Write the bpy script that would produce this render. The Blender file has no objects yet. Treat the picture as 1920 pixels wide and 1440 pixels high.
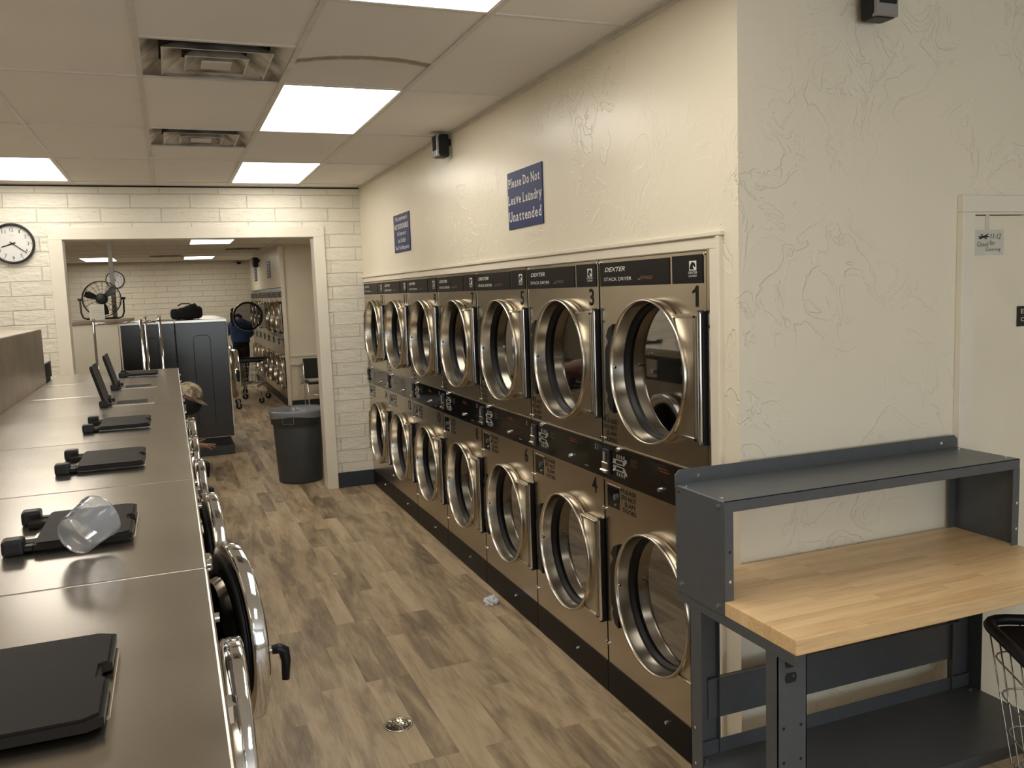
import bpy, bmesh, math, random
from mathutils import Matrix, Vector, Euler
random.seed(7)
S = bpy.context.scene
COL = S.collection
PI = math.pi
def R(d): return math.radians(d)

# ------------------------------------------------------------------ camera, world, daylight, exposure
F_PX, YAW, PITCH, ROLL, CAM_H = 1616.38, 0.3737, 0.1096, -0.0356, 1.8228
def make_camera():
    fwd = Vector((math.sin(YAW)*math.cos(PITCH), math.cos(YAW)*math.cos(PITCH), -math.sin(PITCH)))
    right = Vector((math.cos(YAW), -math.sin(YAW), 0)); up = right.cross(fwd)
    r = right*math.cos(ROLL)+up*math.sin(ROLL); u = -right*math.sin(ROLL)+up*math.cos(ROLL)
    cd = bpy.data.cameras.new('camera'); cd.sensor_width = 36; cd.lens = F_PX/1920*36
    cd.clip_start = .05; cd.clip_end = 100
    c = bpy.data.objects.new('camera', cd); COL.objects.link(c)
    m = Matrix((r, u, -fwd)).transposed().to_4x4(); m.translation = (0, 0, CAM_H)
    c.matrix_world = m
    S.camera = c
make_camera()
S.view_settings.view_transform = 'Standard'; S.view_settings.look = 'None'
S.view_settings.exposure = 0.36; S.view_settings.gamma = 1; S.view_settings.use_curve_mapping = False
W = bpy.data.worlds.new('world'); S.world = W; W.use_nodes = True
wn = W.node_tree.nodes['Background']; wn.inputs[0].default_value = (.62, .78, 1, 1); wn.inputs[1].default_value = 1.2
def area(name, loc, rot, sx, sy, power, col):
    d = bpy.data.lights.new(name, 'AREA'); d.shape = 'RECTANGLE'; d.size = sx; d.size_y = sy; d.energy = power; d.color = col
    o = bpy.data.objects.new(name, d); COL.objects.link(o); o.location = loc; o.rotation_euler = rot; return o
# daylight through the shop-front windows behind the camera
area('daylight_front', (1.5, -3.95, 1.5), (R(124), 0, 0), 4.8, 2.0, 64, (.96, .97, 1))
LIGHT_L = 6.1          # ceiling panel radiance
LIGHT_C = (1, .945, .85)

# ------------------------------------------------------------------ materials
def newmat(name):
    m = bpy.data.materials.new(name); m.use_nodes = True
    return m, m.node_tree.nodes, m.node_tree.links, m.node_tree.nodes['Principled BSDF']
def ramp(n, stops, interp='LINEAR'):
    r = n.new('ShaderNodeValToRGB'); r.color_ramp.interpolation = interp
    el = r.color_ramp.elements
    while len(el) < len(stops): el.new(.5)
    for e, (p, c) in zip(el, stops): e.position = p; e.color = (*c, 1) if len(c) == 3 else c
    return r
def coords(n, l, scale=(1, 1, 1), kind='Object', rot=(0, 0, 0)):
    t = n.new('ShaderNodeTexCoord'); mp = n.new('ShaderNodeMapping'); l.new(t.outputs[kind], mp.inputs[0])
    mp.inputs['Scale'].default_value = scale; mp.inputs['Rotation'].default_value = rot
    return mp.outputs[0]
def noise(n, l, vec, sc, det=3, rough=.5, dist=0):
    t = n.new('ShaderNodeTexNoise'); t.inputs['Scale'].default_value = sc; t.inputs['Detail'].default_value = det
    t.inputs['Roughness'].default_value = rough; t.inputs['Distortion'].default_value = dist
    l.new(vec, t.inputs['Vector']); return t
def bump(n, l, b, height, strength, dist=.01):
    u = n.new('ShaderNodeBump'); u.inputs['Strength'].default_value = strength; u.inputs['Distance'].default_value = dist
    l.new(height, u.inputs['Height']); l.new(u.outputs[0], b.inputs['Normal']); return u
def simple(name, col, rough=.5, metal=0, var=.08, sc=8, bmp=0, spec=.5, stretch=(1, 1, 1), coat=0):
    m, n, l, b = newmat(name)
    v = coords(n, l, stretch); t = noise(n, l, v, sc, 4)
    r = ramp(n, [(.3, tuple(c*(1-var) for c in col)), (.7, tuple(min(1, c*(1+var)) for c in col))])
    l.new(t.outputs[0], r.inputs[0]); l.new(r.outputs[0], b.inputs['Base Color'])
    b.inputs['Roughness'].default_value = rough; b.inputs['Metallic'].default_value = metal
    b.inputs['Specular IOR Level'].default_value = spec; b.inputs['Coat Weight'].default_value = coat
    if bmp: bump(n, l, b, t.outputs[0], bmp)
    return m
def steel(name, col, rough, brush=(1, 1, 60), cloud=.12, sc=3, bstr=.04, rvar=.08):
    m, n, l, b = newmat(name)
    v = coords(n, l, (1, 1, 1)); c1 = noise(n, l, v, sc, 4, .6)
    vb = coords(n, l, brush); c2 = noise(n, l, vb, 18, 3, .6)
    r = ramp(n, [(.3, tuple(c*(1-cloud) for c in col)), (.72, tuple(min(1, c*(1+cloud)) for c in col))])
    l.new(c1.outputs[0], r.inputs[0]); l.new(r.outputs[0], b.inputs['Base Color'])
    b.inputs['Metallic'].default_value = 1
    ma = n.new('ShaderNodeMath'); ma.operation = 'MULTIPLY_ADD'; l.new(c1.outputs[0], ma.inputs[0])
    ma.inputs[1].default_value = rvar*2; ma.inputs[2].default_value = rough-rvar; l.new(ma.outputs[0], b.inputs['Roughness'])
    bump(n, l, b, c2.outputs[0], bstr, .002)
    return m
def emit(name, col, st):
    m, n, l, b = newmat(name)
    b.inputs['Base Color'].default_value = (.8, .8, .8, 1)
    b.inputs['Emission Color'].default_value = (*col, 1); b.inputs['Emission Strength'].default_value = st
    return m
def glassy(name, tint, rough=.03, ior=1.5, gcol=1):
    # clear pane: glossy reflection over tinted see-through
    m, n, l, b = newmat(name)
    tr = n.new('ShaderNodeBsdfTransparent'); tr.inputs[0].default_value = (*tint, 1)
    gl = n.new('ShaderNodeBsdfGlossy'); gl.inputs[0].default_value = (gcol, gcol, gcol, 1); gl.inputs['Roughness'].default_value = rough
    fr = n.new('ShaderNodeFresnel'); fr.inputs[0].default_value = ior
    mx = n.new('ShaderNodeMixShader'); l.new(fr.outputs[0], mx.inputs[0]); l.new(tr.outputs[0], mx.inputs[1]); l.new(gl.outputs[0], mx.inputs[2])
    l.new(mx.outputs[0], n['Material Output'].inputs[0]); n.remove(b)
    return m
def plaster(name, col, bs, rough=.38):
    m, n, l, b = newmat(name)
    v = coords(n, l); big = noise(n, l, v, 1.3, 3)
    r = ramp(n, [(.3, tuple(c*.96 for c in col)), (.7, tuple(c*1.03 for c in col))]); l.new(big.outputs[0], r.inputs[0])
    l.new(r.outputs[0], b.inputs['Base Color']); b.inputs['Roughness'].default_value = rough
    w = noise(n, l, v, 5.5, 4, .55, 1.6)
    rr = ramp(n, [(.47, (0, 0, 0)), (.5, (1, 1, 1)), (.56, (.75, .75, .75)), (.8, (.6, .6, .6))]); l.new(w.outputs[0], rr.inputs[0])
    msk = noise(n, l, v, 2.1, 2); mr = ramp(n, [(.42, (0, 0, 0)), (.6, (1, 1, 1))]); l.new(msk.outputs[0], mr.inputs[0])
    mu = n.new('ShaderNodeMath'); mu.operation = 'MULTIPLY'; l.new(rr.outputs[0], mu.inputs[0]); l.new(mr.outputs[0], mu.inputs[1])
    f = noise(n, l, v, 30, 3); ad = n.new('ShaderNodeMath'); ad.operation = 'MULTIPLY_ADD'
    l.new(f.outputs[0], ad.inputs[0]); ad.inputs[1].default_value = .35; l.new(mu.outputs[0], ad.inputs[2])
    bump(n, l, b, ad.outputs[0], bs, .004)
    return m
def brick(name, col, axis='XZ', bw=.47, bh=.118, strength=.8):
    m, n, l, b = newmat(name)
    t = n.new('ShaderNodeTexCoord'); sp = n.new('ShaderNodeSeparateXYZ'); cb = n.new('ShaderNodeCombineXYZ')
    l.new(t.outputs['Object'], sp.inputs[0]); l.new(sp.outputs[axis[0]], cb.inputs[0]); l.new(sp.outputs[axis[1]], cb.inputs[1])
    nz = noise(n, l, t.outputs['Object'], 5, 3); mxv = n.new('ShaderNodeMixRGB'); mxv.inputs[0].default_value = .012
    l.new(cb.outputs[0], mxv.inputs[1]); l.new(nz.outputs['Color'], mxv.inputs[2])
    br = n.new('ShaderNodeTexBrick'); l.new(mxv.outputs[0], br.inputs[0])
    br.inputs['Scale'].default_value = 1; br.inputs['Brick Width'].default_value = bw; br.inputs['Row Height'].default_value = bh
    br.inputs['Mortar Size'].default_value = .005; br.inputs['Mortar Smooth'].default_value = .6
    br.inputs['Color1'].default_value = (*col, 1); br.inputs['Color2'].default_value = (*[c*.95 for c in col], 1)
    br.inputs['Mortar'].default_value = (*[c*.93 for c in col], 1)
    l.new(br.outputs[0], b.inputs['Base Color']); b.inputs['Roughness'].default_value = .55
    st = coords(n, l, (1, 1, 2.2)); f = noise(n, l, st, 9, 5, .6)
    inv = n.new('ShaderNodeMath'); inv.operation = 'MULTIPLY_ADD'; l.new(br.outputs['Fac'], inv.inputs[0]); inv.inputs[1].default_value = -1.0
    sc = n.new('ShaderNodeMath'); sc.operation = 'MULTIPLY'; l.new(f.outputs[0], sc.inputs[0]); sc.inputs[1].default_value = 1.5
    l.new(sc.outputs[0], inv.inputs[2])
    bump(n, l, b, inv.outputs[0], strength, .012)
    return m
def plankfloor():
    m, n, l, b = newmat('vinyl_plank_floor')
    t = n.new('ShaderNodeTexCoord'); sp = n.new('ShaderNodeSeparateXYZ'); cb = n.new('ShaderNodeCombineXYZ')
    l.new(t.outputs['Object'], sp.inputs[0]); l.new(sp.outputs['Y'], cb.inputs[0]); l.new(sp.outputs['X'], cb.inputs[1])
    def brk(w, h, off, seedshift):
        mp = n.new('ShaderNodeMapping'); mp.inputs['Location'].default_value = (seedshift, seedshift*.37, 0); l.new(cb.outputs[0], mp.inputs[0])
        br = n.new('ShaderNodeTexBrick'); l.new(mp.outputs[0], br.inputs[0]); br.inputs['Scale'].default_value = 1
        br.inputs['Brick Width'].default_value = w; br.inputs['Row Height'].default_value = h; br.inputs['Mortar Size'].default_value = 0.0006
        br.inputs['Mortar Smooth'].default_value = 0.2; br.offset = off; br.offset_frequency = 3
        br.inputs['Color1'].default_value = (0, 0, 0, 1); br.inputs['Color2'].default_value = (1, 1, 1, 1); br.inputs['Mortar'].default_value = (.2, .2, .2, 1)
        return br
    b1 = brk(.78, .105, .37, 0.0)
    cell = n.new('ShaderNodeMapping'); l.new(b1.outputs['Color'], cell.inputs['Location']); l.new(t.outputs['Object'], cell.inputs[0])
    cell.inputs['Scale'].default_value = (7, 1.1, 1)
    g1 = noise(n, l, cell.outputs[0], 1.6, 4, .6, .5)
    g2v = n.new('ShaderNodeMapping'); l.new(b1.outputs['Color'], g2v.inputs['Location']); l.new(t.outputs['Object'], g2v.inputs[0]); g2v.inputs['Scale'].default_value = (34, 2.2, 1)
    g2 = noise(n, l, g2v.outputs[0], 3, 5, .65, .4)
    def mad(a, k, c):
        x = n.new('ShaderNodeMath'); x.operation = 'MULTIPLY_ADD'; l.new(a, x.inputs[0]); x.inputs[1].default_value = k
        if isinstance(c, (int, float)): x.inputs[2].default_value = c
        else: l.new(c, x.inputs[2])
        return x.outputs[0]
    v = mad(b1.outputs['Color'], .30, -.12); v = mad(g1.outputs[0], 1.15, v); v = mad(g2.outputs[0], .38, v)
    r = ramp(n, [(.42, (.145, .100, .064)), (.62, (.27, .20, .126)), (.80, (.43, .325, .203)), (1.0, (.55, .43, .28))])
    mm = n.new('ShaderNodeMath'); mm.operation = 'MULTIPLY'; l.new(v, mm.inputs[0]); mm.inputs[1].default_value = .92
    l.new(mm.outputs[0], r.inputs[0]); l.new(r.outputs[0], b.inputs['Base Color'])
    b.inputs['Roughness'].default_value = .42; b.inputs['Specular IOR Level'].default_value = .4
    bump(n, l, b, g2.outputs[0], .12, .002)
    return m
def butcher():
    m, n, l, b = newmat('butcher_block')
    t = n.new('ShaderNodeTexCoord')
    br = n.new('ShaderNodeTexBrick'); l.new(t.outputs['Object'], br.inputs[0]); br.inputs['Scale'].default_value = 1
    br.inputs['Brick Width'].default_value = .42; br.inputs['Row Height'].default_value = .034; br.inputs['Mortar Size'].default_value = .0003
    br.offset = .43; br.offset_frequency = 3
    br.inputs['Color1'].default_value = (0, 0, 0, 1); br.inputs['Color2'].default_value = (1, 1, 1, 1); br.inputs['Mortar'].default_value = (.3, .3, .3, 1)
    mp = n.new('ShaderNodeMapping'); l.new(br.outputs[0], mp.inputs['Location']); l.new(t.outputs['Object'], mp.inputs[0]); mp.inputs['Scale'].default_value = (2, 26, 26)
    g = noise(n, l, mp.outputs[0], 3, 4, .6, .3)
    ad = n.new('ShaderNodeMath'); ad.operation = 'MULTIPLY_ADD'; l.new(br.outputs[0], ad.inputs[0]); ad.inputs[1].default_value = .45; l.new(g.outputs[0], ad.inputs[2])
    r = ramp(n, [(.3, (.60, .385, .185)), (.7, (.80, .55, .285)), (1, (.88, .64, .36))]); l.new(ad.outputs[0], r.inputs[0])
    l.new(r.outputs[0], b.inputs['Base Color']); b.inputs['Roughness'].default_value = .33
    return m
def ceiling_tile():
    m, n, l, b = newmat('ceiling_tile')
    v = coords(n, l); big = noise(n, l, v, .9, 3)
    r = ramp(n, [(.3, (.80, .775, .735)), (.7, (.86, .835, .795))]); l.new(big.outputs[0], r.inputs[0])
    # tea-coloured water stain with a dark ragged rim, on one tile
    t = n.new('ShaderNodeTexCoord'); sp = n.new('ShaderNodeSeparateXYZ'); l.new(t.outputs['Object'], sp.inputs[0])
    nz = noise(n, l, t.outputs['Object'], 22, 4, .7)
    def math_(op, a, c, d=None):
        x = n.new('ShaderNodeMath'); x.operation = op
        for i, q in enumerate((a, c, d)):
            if q is None: continue
            if isinstance(q, (int, float)): x.inputs[i].default_value = q
            else: l.new(q, x.inputs[i])
        return x.outputs[0]
    dx = math_('MULTIPLY', math_('SUBTRACT', sp.outputs[0], .90), 1.15)
    dy = math_('SUBTRACT', sp.outputs[1], 4.36)
    d = math_('SQRT', math_('ADD', math_('MULTIPLY', dx, dx), math_('MULTIPLY', dy, dy)), 0)
    d = math_('MULTIPLY_ADD', nz.outputs[0], .05, d)
    rim = ramp(n, [(.0, (0, 0, 0)), (.62, (.12, .12, .12)), (.655, (1, 1, 1)), (.685, (.85, .85, .85)), (.70, (0, 0, 0))]); l.new(d, rim.inputs[0])
    inx = math_('MULTIPLY', math_('GREATER_THAN', sp.outputs[0], .575), math_('LESS_THAN', sp.outputs[0], 1.155))
    iny = math_('MULTIPLY', math_('GREATER_THAN', sp.outputs[1], 3.06), math_('LESS_THAN', sp.outputs[1], 4.225))
    fac = math_('MULTIPLY', math_('MULTIPLY', inx, iny), rim.outputs[0]); fac = math_('MULTIPLY', fac, 1.0)
    mx = n.new('ShaderNodeMixRGB'); l.new(fac, mx.inputs[0]); l.new(r.outputs[0], mx.inputs[1]); mx.inputs[2].default_value = (.33, .25, .16, 1)
    l.new(mx.outputs[0], b.inputs['Base Color']); b.inputs['Roughness'].default_value = .9
    f = noise(n, l, v, 90, 2); bump(n, l, b, f.outputs[0], .25, .003)
    return m
def camo():
    m, n, l, b = newmat('camouflage_cloth')
    v = coords(n, l, (1, 1, 1)); vo = n.new('ShaderNodeTexVoronoi'); vo.inputs['Scale'].default_value = 55; vo.distance = 'CHEBYCHEV'; l.new(v, vo.inputs['Vector'])
    nz = noise(n, l, vo.outputs['Position'], 14, 3, .7)
    r = ramp(n, [(.0, (.12, .09, .055)), (.42, (.20, .16, .10)), (.5, (.36, .30, .20)), (.58, (.50, .44, .32))], 'CONSTANT')
    l.new(nz.outputs[0], r.inputs[0]); l.new(r.outputs[0], b.inputs['Base Color']); b.inputs['Roughness'].default_value = .85
    return m
def drum_mat():
    m, n, l, b = newmat('perforated_drum')
    v = coords(n, l, (1, 1, 1)); vo = n.new('ShaderNodeTexVoronoi'); vo.inputs['Scale'].default_value = 62; vo.inputs['Randomness'].default_value = .0; l.new(v, vo.inputs['Vector'])
    r = ramp(n, [(.25, (.02, .02, .02)), (.35, (.07, .07, .07))]); l.new(vo.outputs['Distance'], r.inputs[0])
    l.new(r.outputs[0], b.inputs['Base Color']); b.inputs['Metallic'].default_value = .3; b.inputs['Roughness'].default_value = .5; b.inputs['Specular IOR Level'].default_value = .2
    return m
def dirty_metal():
    m, n, l, b = newmat('dusty_vent_metal')
    v = coords(n, l); t = noise(n, l, v, 4.5, 3, .5)
    r = ramp(n, [(.36, (.22, .19, .15)), (.47, (.42, .38, .32)), (.60, (.70, .67, .61))]); l.new(t.outputs[0], r.inputs[0])
    l.new(r.outputs[0], b.inputs['Base Color']); b.inputs['Roughness'].default_value = .45; b.inputs['Metallic'].default_value = .35
    return m
CREAM = (.82, .75, .60)
M = {}
M['wall'] = plaster('cream_plaster', CREAM, .35, .30); M['wall_f'] = plaster('cream_trowelled_plaster', CREAM, .7, .42)
M['wall_smooth'] = simple('cream_paint', CREAM, .4, 0, .03, 4)
M['trim'] = simple('cream_gloss_trim', (.80, .73, .60), .3, 0, .03, 5)
M['trim_edge'] = simple('cream_casing', (.82, .76, .64), .3, 0, .03, 5)
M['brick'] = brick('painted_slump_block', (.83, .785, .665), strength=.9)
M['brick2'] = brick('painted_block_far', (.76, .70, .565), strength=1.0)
M['floor'] = plankfloor()
M['tile'] = ceiling_tile()
M['grid'] = simple('ceiling_grid_metal', (.70, .665, .60), .5, 0, .08, 12)
M['base'] = simple('navy_vinyl_base', (.028, .036, .048), .4, 0, .1)
M['steel'] = steel('dryer_brushed_steel', (.52, .46, .37), .24, (60, 1, 1), .05, 2.2, .04, .025)
M['washer_steel'] = steel('washer_lid_steel', (.60, .56, .50), .25, (2, 40, 1), .08, 3.5, .05, .05)
M['bulk_steel'] = steel('mottled_brown_steel', (.40, .33, .25), .36, (1, 3, 50), .32, 4)  # stainless; the brown of its reflections is put into the base colour
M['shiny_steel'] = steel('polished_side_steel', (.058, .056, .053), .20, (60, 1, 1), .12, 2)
M['chrome'] = simple('chrome', (.84, .85, .87), .07, 1, .02)
M['ring'] = steel('brushed_ring_steel', (.56, .51, .43), .22, (1, 1, 1), .03, 4, .02, .03)
M['ivory'] = simple('ivory_strip', (.72, .68, .58), .4)
M['plate'] = steel('hinge_plate_steel', (.60, .55, .46), .30, (60, 1, 1), .05, 2.2)
M['black'] = simple('black_plastic', (.010, .010, .011), .38, spec=.3)
M['blackm'] = simple('black_matte', (.016, .016, .016), .55)
M['rubber'] = simple('black_rubber', (.009, .009, .010), .42, spec=.25)
M['lid'] = simple('black_lid_plastic', (.014, .012, .011), .5, 0, .1, 20, spec=.16)
M['panel'] = simple('charcoal_name_panel', (.011, .009, .008), .40, spec=.12)
M['gloss'] = simple('gloss_black_band', (.006, .006, .006), .08)
M['white'] = simple('white_ink', (.75, .73, .68), .6, var=.02)
M['silver'] = simple('silver_ink', (.30, .295, .28), .4, var=.02)
M['red'] = simple('red_ink', (.20, .07, .055), .5)
M['dimred'] = emit('red_display', (1, .10, .02), .07); M['dimred'].node_tree.nodes['Principled BSDF'].inputs['Base Color'].default_value = (.03, .005, .004, 1)
M['ink'] = simple('black_ink', (.012, .011, .010), .6, var=.02, spec=.1)
M['brownink'] = simple('brown_ink', (.075, .055, .035), .5, var=.02)
M['drum'] = drum_mat()
M['glass'] = glassy('smoked_door_glass', (.36, .36, .36), ior=1.42, gcol=.34)
M['clear'] = glassy('clear_glass', (.85, .9, .9))
M['blue'] = simple('navy_sign', (.016, .030, .125), .38, 0, .05, spec=.18)
M['bench'] = simple('grey_enamel', (.085, .092, .100), .36, 0, .06, 30, .03)
M['wood'] = butcher()
M['cap'] = simple('brown_laminate', (.30, .24, .18), .45, 0, .15, 6)
M['vent'] = dirty_metal()
M['dark'] = simple('dark_void', (.012, .011, .010), .8)
M['fix'] = simple('light_fixture_frame', (.6, .57, .52), .5)
M['light'] = emit('light_diffuser', LIGHT_C, LIGHT_L)
M['light2'] = emit('light_diffuser_back_room', LIGHT_C, 7.5)
M['can'] = simple('grey_bin_plastic', (.048, .054, .058), .5, 0, .06, 8)
M['clock'] = simple('clock_face', (.74, .73, .70), .5, var=.02)
M['spk'] = simple('speaker_cloth', (.010, .010, .010), .8)
M['spks'] = simple('speaker_silver', (.33, .33, .33), .35, .3)
M['paper'] = simple('paper', (.62, .60, .52), .8, 0, .05, 20)
M['tissue'] = simple('tissue', (.66, .68, .72), .9)
M['skin'] = simple('brown_skin', (.20, .095, .06), .5, 0, .1, 30)
M['camo'] = camo()
M['bcloth'] = simple('black_cloth', (.010, .010, .012), .9)
M['bluecloth'] = simple('blue_cloth', (.045, .095, .25), .8, 0, .2, 8)
M['greycloth'] = simple('grey_cloth', (.10, .10, .11), .9, 0, .2, 8)
M['seat'] = simple('cream_seat', (.42, .38, .30), .6)
M['wire'] = simple('plated_wire', (.55, .53, .49), .25, 1, .05)
M['pole'] = simple('grey_conduit_post', (.34, .30, .25), .5)
M['outlet'] = simple('outlet_plastic', (.55, .60, .52), .5)
M['grass'] = simple('pavement', (.25, .25, .24), .9)
def plastic_cup(name='frosted_cup', k=.30):
    m, n, l, b = newmat(name)
    tr = n.new('ShaderNodeBsdfTransparent'); tr.inputs[0].default_value = (.94, .95, .97, 1)
    di = n.new('ShaderNodeBsdfTranslucent'); di.inputs[0].default_value = (.8, .84, .9, 1)
    df = n.new('ShaderNodeBsdfDiffuse'); df.inputs[0].default_value = (.72, .75, .82, 1)
    gl = n.new('ShaderNodeBsdfGlossy'); gl.inputs['Roughness'].default_value = .12
    a = n.new('ShaderNodeMixShader'); a.inputs[0].default_value = .5; l.new(di.outputs[0], a.inputs[1]); l.new(df.outputs[0], a.inputs[2])
    c = n.new('ShaderNodeMixShader'); c.inputs[0].default_value = k; l.new(tr.outputs[0], c.inputs[1]); l.new(a.outputs[0], c.inputs[2])
    fr = n.new('ShaderNodeFresnel'); fr.inputs[0].default_value = 1.45
    d = n.new('ShaderNodeMixShader'); l.new(fr.outputs[0], d.inputs[0]); l.new(c.outputs[0], d.inputs[1]); l.new(gl.outputs[0], d.inputs[2])
    l.new(d.outputs[0], n['Material Output'].inputs[0]); n.remove(b); return m
M['cup'] = plastic_cup(); M['liner'] = plastic_cup('bin_liner_film', .55)

# ------------------------------------------------------------------ mesh helpers
_tc = {}
def text_geo(body, offset=0, shear=0):
    k = (body, offset, shear)
    if k in _tc: return _tc[k]
    c = bpy.data.curves.new('t', 'FONT'); c.body = body; c.size = 1; c.offset = offset; c.shear = shear; c.resolution_u = 3
    o = bpy.data.objects.new('t', c); COL.objects.link(o); bpy.context.view_layer.update()
    me = bpy.data.meshes.new_from_object(o.evaluated_get(bpy.context.evaluated_depsgraph_get()))
    vs = [v.co.copy() for v in me.vertices]; fs = [tuple(p.vertices) for p in me.polygons]
    bpy.data.objects.remove(o); bpy.data.curves.remove(c); bpy.data.meshes.remove(me)
    x0 = min(v.x for v in vs); x1 = max(v.x for v in vs); y0 = min(v.y for v in vs); y1 = max(v.y for v in vs)
    vs = [((v.x-x0)/(x1-x0), (v.y-y0)/(y1-y0)) for v in vs]
    _tc[k] = (vs, fs); return _tc[k]
class MB:
    def __init__(s): s.v = []; s.f = []; s.mi = []; s.sm = []; s.mats = []
    def mat(s, m):
        if m not in s.mats: s.mats.append(m)
        return s.mats.index(m)
    def add(s, vs, fs, m, X=None, smooth=False):
        o = len(s.v); i = s.mat(m)
        for v in vs:
            v = Vector(v); s.v.append(X @ v if X is not None else v)
        for f in fs: s.f.append([q+o for q in f]); s.mi.append(i); s.sm.append(smooth)
        return s
    def box(s, x0, x1, y0, y1, z0, z1, m, bev=0, X=None, seg=1):
        if bev <= 0:
            vs = [(x0, y0, z0), (x1, y0, z0), (x1, y1, z0), (x0, y1, z0), (x0, y0, z1), (x1, y0, z1), (x1, y1, z1), (x0, y1, z1)]
            return s.add(vs, [(0, 3, 2, 1), (4, 5, 6, 7), (0, 1, 5, 4), (1, 2, 6, 5), (2, 3, 7, 6), (3, 0, 4, 7)], m, X)
        bm = bmesh.new(); bmesh.ops.create_cube(bm, size=1)
        for v in bm.verts: v.co = Vector(((x0+x1)/2+v.co.x*(x1-x0), (y0+y1)/2+v.co.y*(y1-y0), (z0+z1)/2+v.co.z*(z1-z0)))
        bmesh.ops.bevel(bm, geom=list(bm.edges), offset=bev, segments=seg, affect='EDGES', profile=.6)
        bm.verts.index_update()
        vs = [v.co.copy() for v in bm.verts]; fs = [[v.index for v in f.verts] for f in bm.faces]; bm.free()
        return s.add(vs, fs, m, X)
    def lathe(s, prof, m, X=None, n=40, close=False, a0=0, a1=2*PI, smooth=True):
        full = abs(a1-a0-2*PI) < 1e-6; k = n if full else n+1; vs = []; fs = []
        for i in range(k):
            a = a0+(a1-a0)*i/n
            for r, z in prof: vs.append((r*math.cos(a), r*math.sin(a), z))
        P = len(prof)
        for i in range(n):
            j = (i+1) % k
            for q in range(P if close else P-1):
                p = (q+1) % P
                fs.append((i*P+q, j*P+q, j*P+p, i*P+p))
        return s.add(vs, fs, m, X, smooth)
    def disc(s, r, z, m, X=None, n=32, flip=False):
        vs = [(r*math.cos(2*PI*i/n), r*math.sin(2*PI*i/n), z) for i in range(n)]
        return s.add(vs, [tuple(range(n))[::-1] if flip else tuple(range(n))], m, X)
    def cyl(s, p0, p1, r0, m, r1=None, n=14, smooth=True, caps=True):
        p0 = Vector(p0); p1 = Vector(p1); r1 = r0 if r1 is None else r1
        d = p1-p0; L = d.length; q = d.to_track_quat('Z', 'Y').to_matrix().to_4x4(); q.translation = p0
        s.lathe([(r0, 0), (r1, L)], m, q, n, smooth=smooth)
        if caps: s.disc(r0, 0, m, q, n, True); s.disc(r1, L, m, q, n)
        return s
    def tube(s, pts, r, m, n=8, closed=False):
        pts = [Vector(p) for p in pts]; N = len(pts); vs = []; fs = []
        rr = r if isinstance(r, (list, tuple)) else [r]*N
        up = None
        for i, p in enumerate(pts):
            a = pts[(i-1) % N] if (closed or i) else p; b = pts[(i+1) % N] if (closed or i < N-1) else p
            t = (b-a).normalized()
            if up is None: up = t.orthogonal().normalized()
            up = (up-t*up.dot(t));
            up = up.normalized() if up.length > 1e-6 else t.orthogonal().normalized()
            w = t.cross(up)
            for k in range(n):
                an = 2*PI*k/n; vs.append(p+up*math.cos(an)*rr[i]+w*math.sin(an)*rr[i])
        for i in range(N if closed else N-1):
            j = (i+1) % N
            for k in range(n): fs.append((i*n+k, i*n+(k+1) % n, j*n+(k+1) % n, j*n+k))
        if not closed: fs.append(tuple(range(n))[::-1]); fs.append(tuple((N-1)*n+k for k in range(n)))
        return s.add(vs, fs, m, None, True)
    def prism(s, poly, y0, y1, m, X=None):        # poly in XZ, extruded along Y
        n = len(poly); vs = [(x, y0, z) for x, z in poly]+[(x, y1, z) for x, z in poly]
        fs = [tuple(range(n)), tuple(range(2*n-1, n-1, -1))]+[(i, i+n, (i+1) % n+n, (i+1) % n) for i in range(n)]
        return s.add(vs, fs, m, X)
    def plate(s, x0, x1, z0, z1, holes, y, th, m, X=None, n=48):   # front plate in XZ at y with round holes (cx, cz, r), hole boxes stacked along z
        zz = z0
        for k, (cx, cz, r) in enumerate(holes):
            ze = z1 if k == len(holes)-1 else (cz+holes[k+1][1])/2
            out = []; inn = []
            for i in range(n):
                a = 2*PI*(i+.5)/n; c, q = math.cos(a), math.sin(a)
                tx = ((x1-cx)/c if c > 0 else (x0-cx)/c) if abs(c) > 1e-9 else 1e9
                tz = ((ze-cz)/q if q > 0 else (zz-cz)/q) if abs(q) > 1e-9 else 1e9
                t = min(tx, tz); out.append((cx+c*t, y, cz+q*t)); inn.append((cx+c*r, y, cz+q*r))
            back = [(a, y+th, b) for a, _, b in inn]
            fs = []
            for i in range(n):
                j = (i+1) % n; fs.append((i, n+i, n+j, j)); fs.append((n+i, 2*n+i, 2*n+j, n+j))
            s.add(out+inn+back, fs, m, X)
            # corners
            for cxn, czn in ((x0, zz), (x1, zz), (x1, ze), (x0, ze)):
                ang = math.atan2(czn-cz, cxn-cx) % (2*PI); i = int((ang/(2*PI)*n)-.5) % n; j = (i+1) % n
                s.add([out[i], (cxn, y, czn), out[j]], [(0, 1, 2)], m, X)
            zz = ze
        return s
    def text(s, body, x0, z0, w, h, y, m, offset=0, shear=0, X=None, th=0):   # lettering facing -Y
        vs, fs = text_geo(body, offset, shear)
        return s.add([(x0+a*w, y, z0+b*h) for a, b in vs], fs, m, X)
    def build(s, name, parent=None, loc=None):
        me = bpy.data.meshes.new(name); me.from_pydata([tuple(v) for v in s.v], [], s.f)
        for m in s.mats: me.materials.append(m)
        me.polygons.foreach_set('material_index', s.mi); me.polygons.foreach_set('use_smooth', s.sm)
        me.update()
        o = bpy.data.objects.new(name, me); COL.objects.link(o)
        if loc: o.location = loc
        if parent: o.parent = parent
        return o
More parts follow.
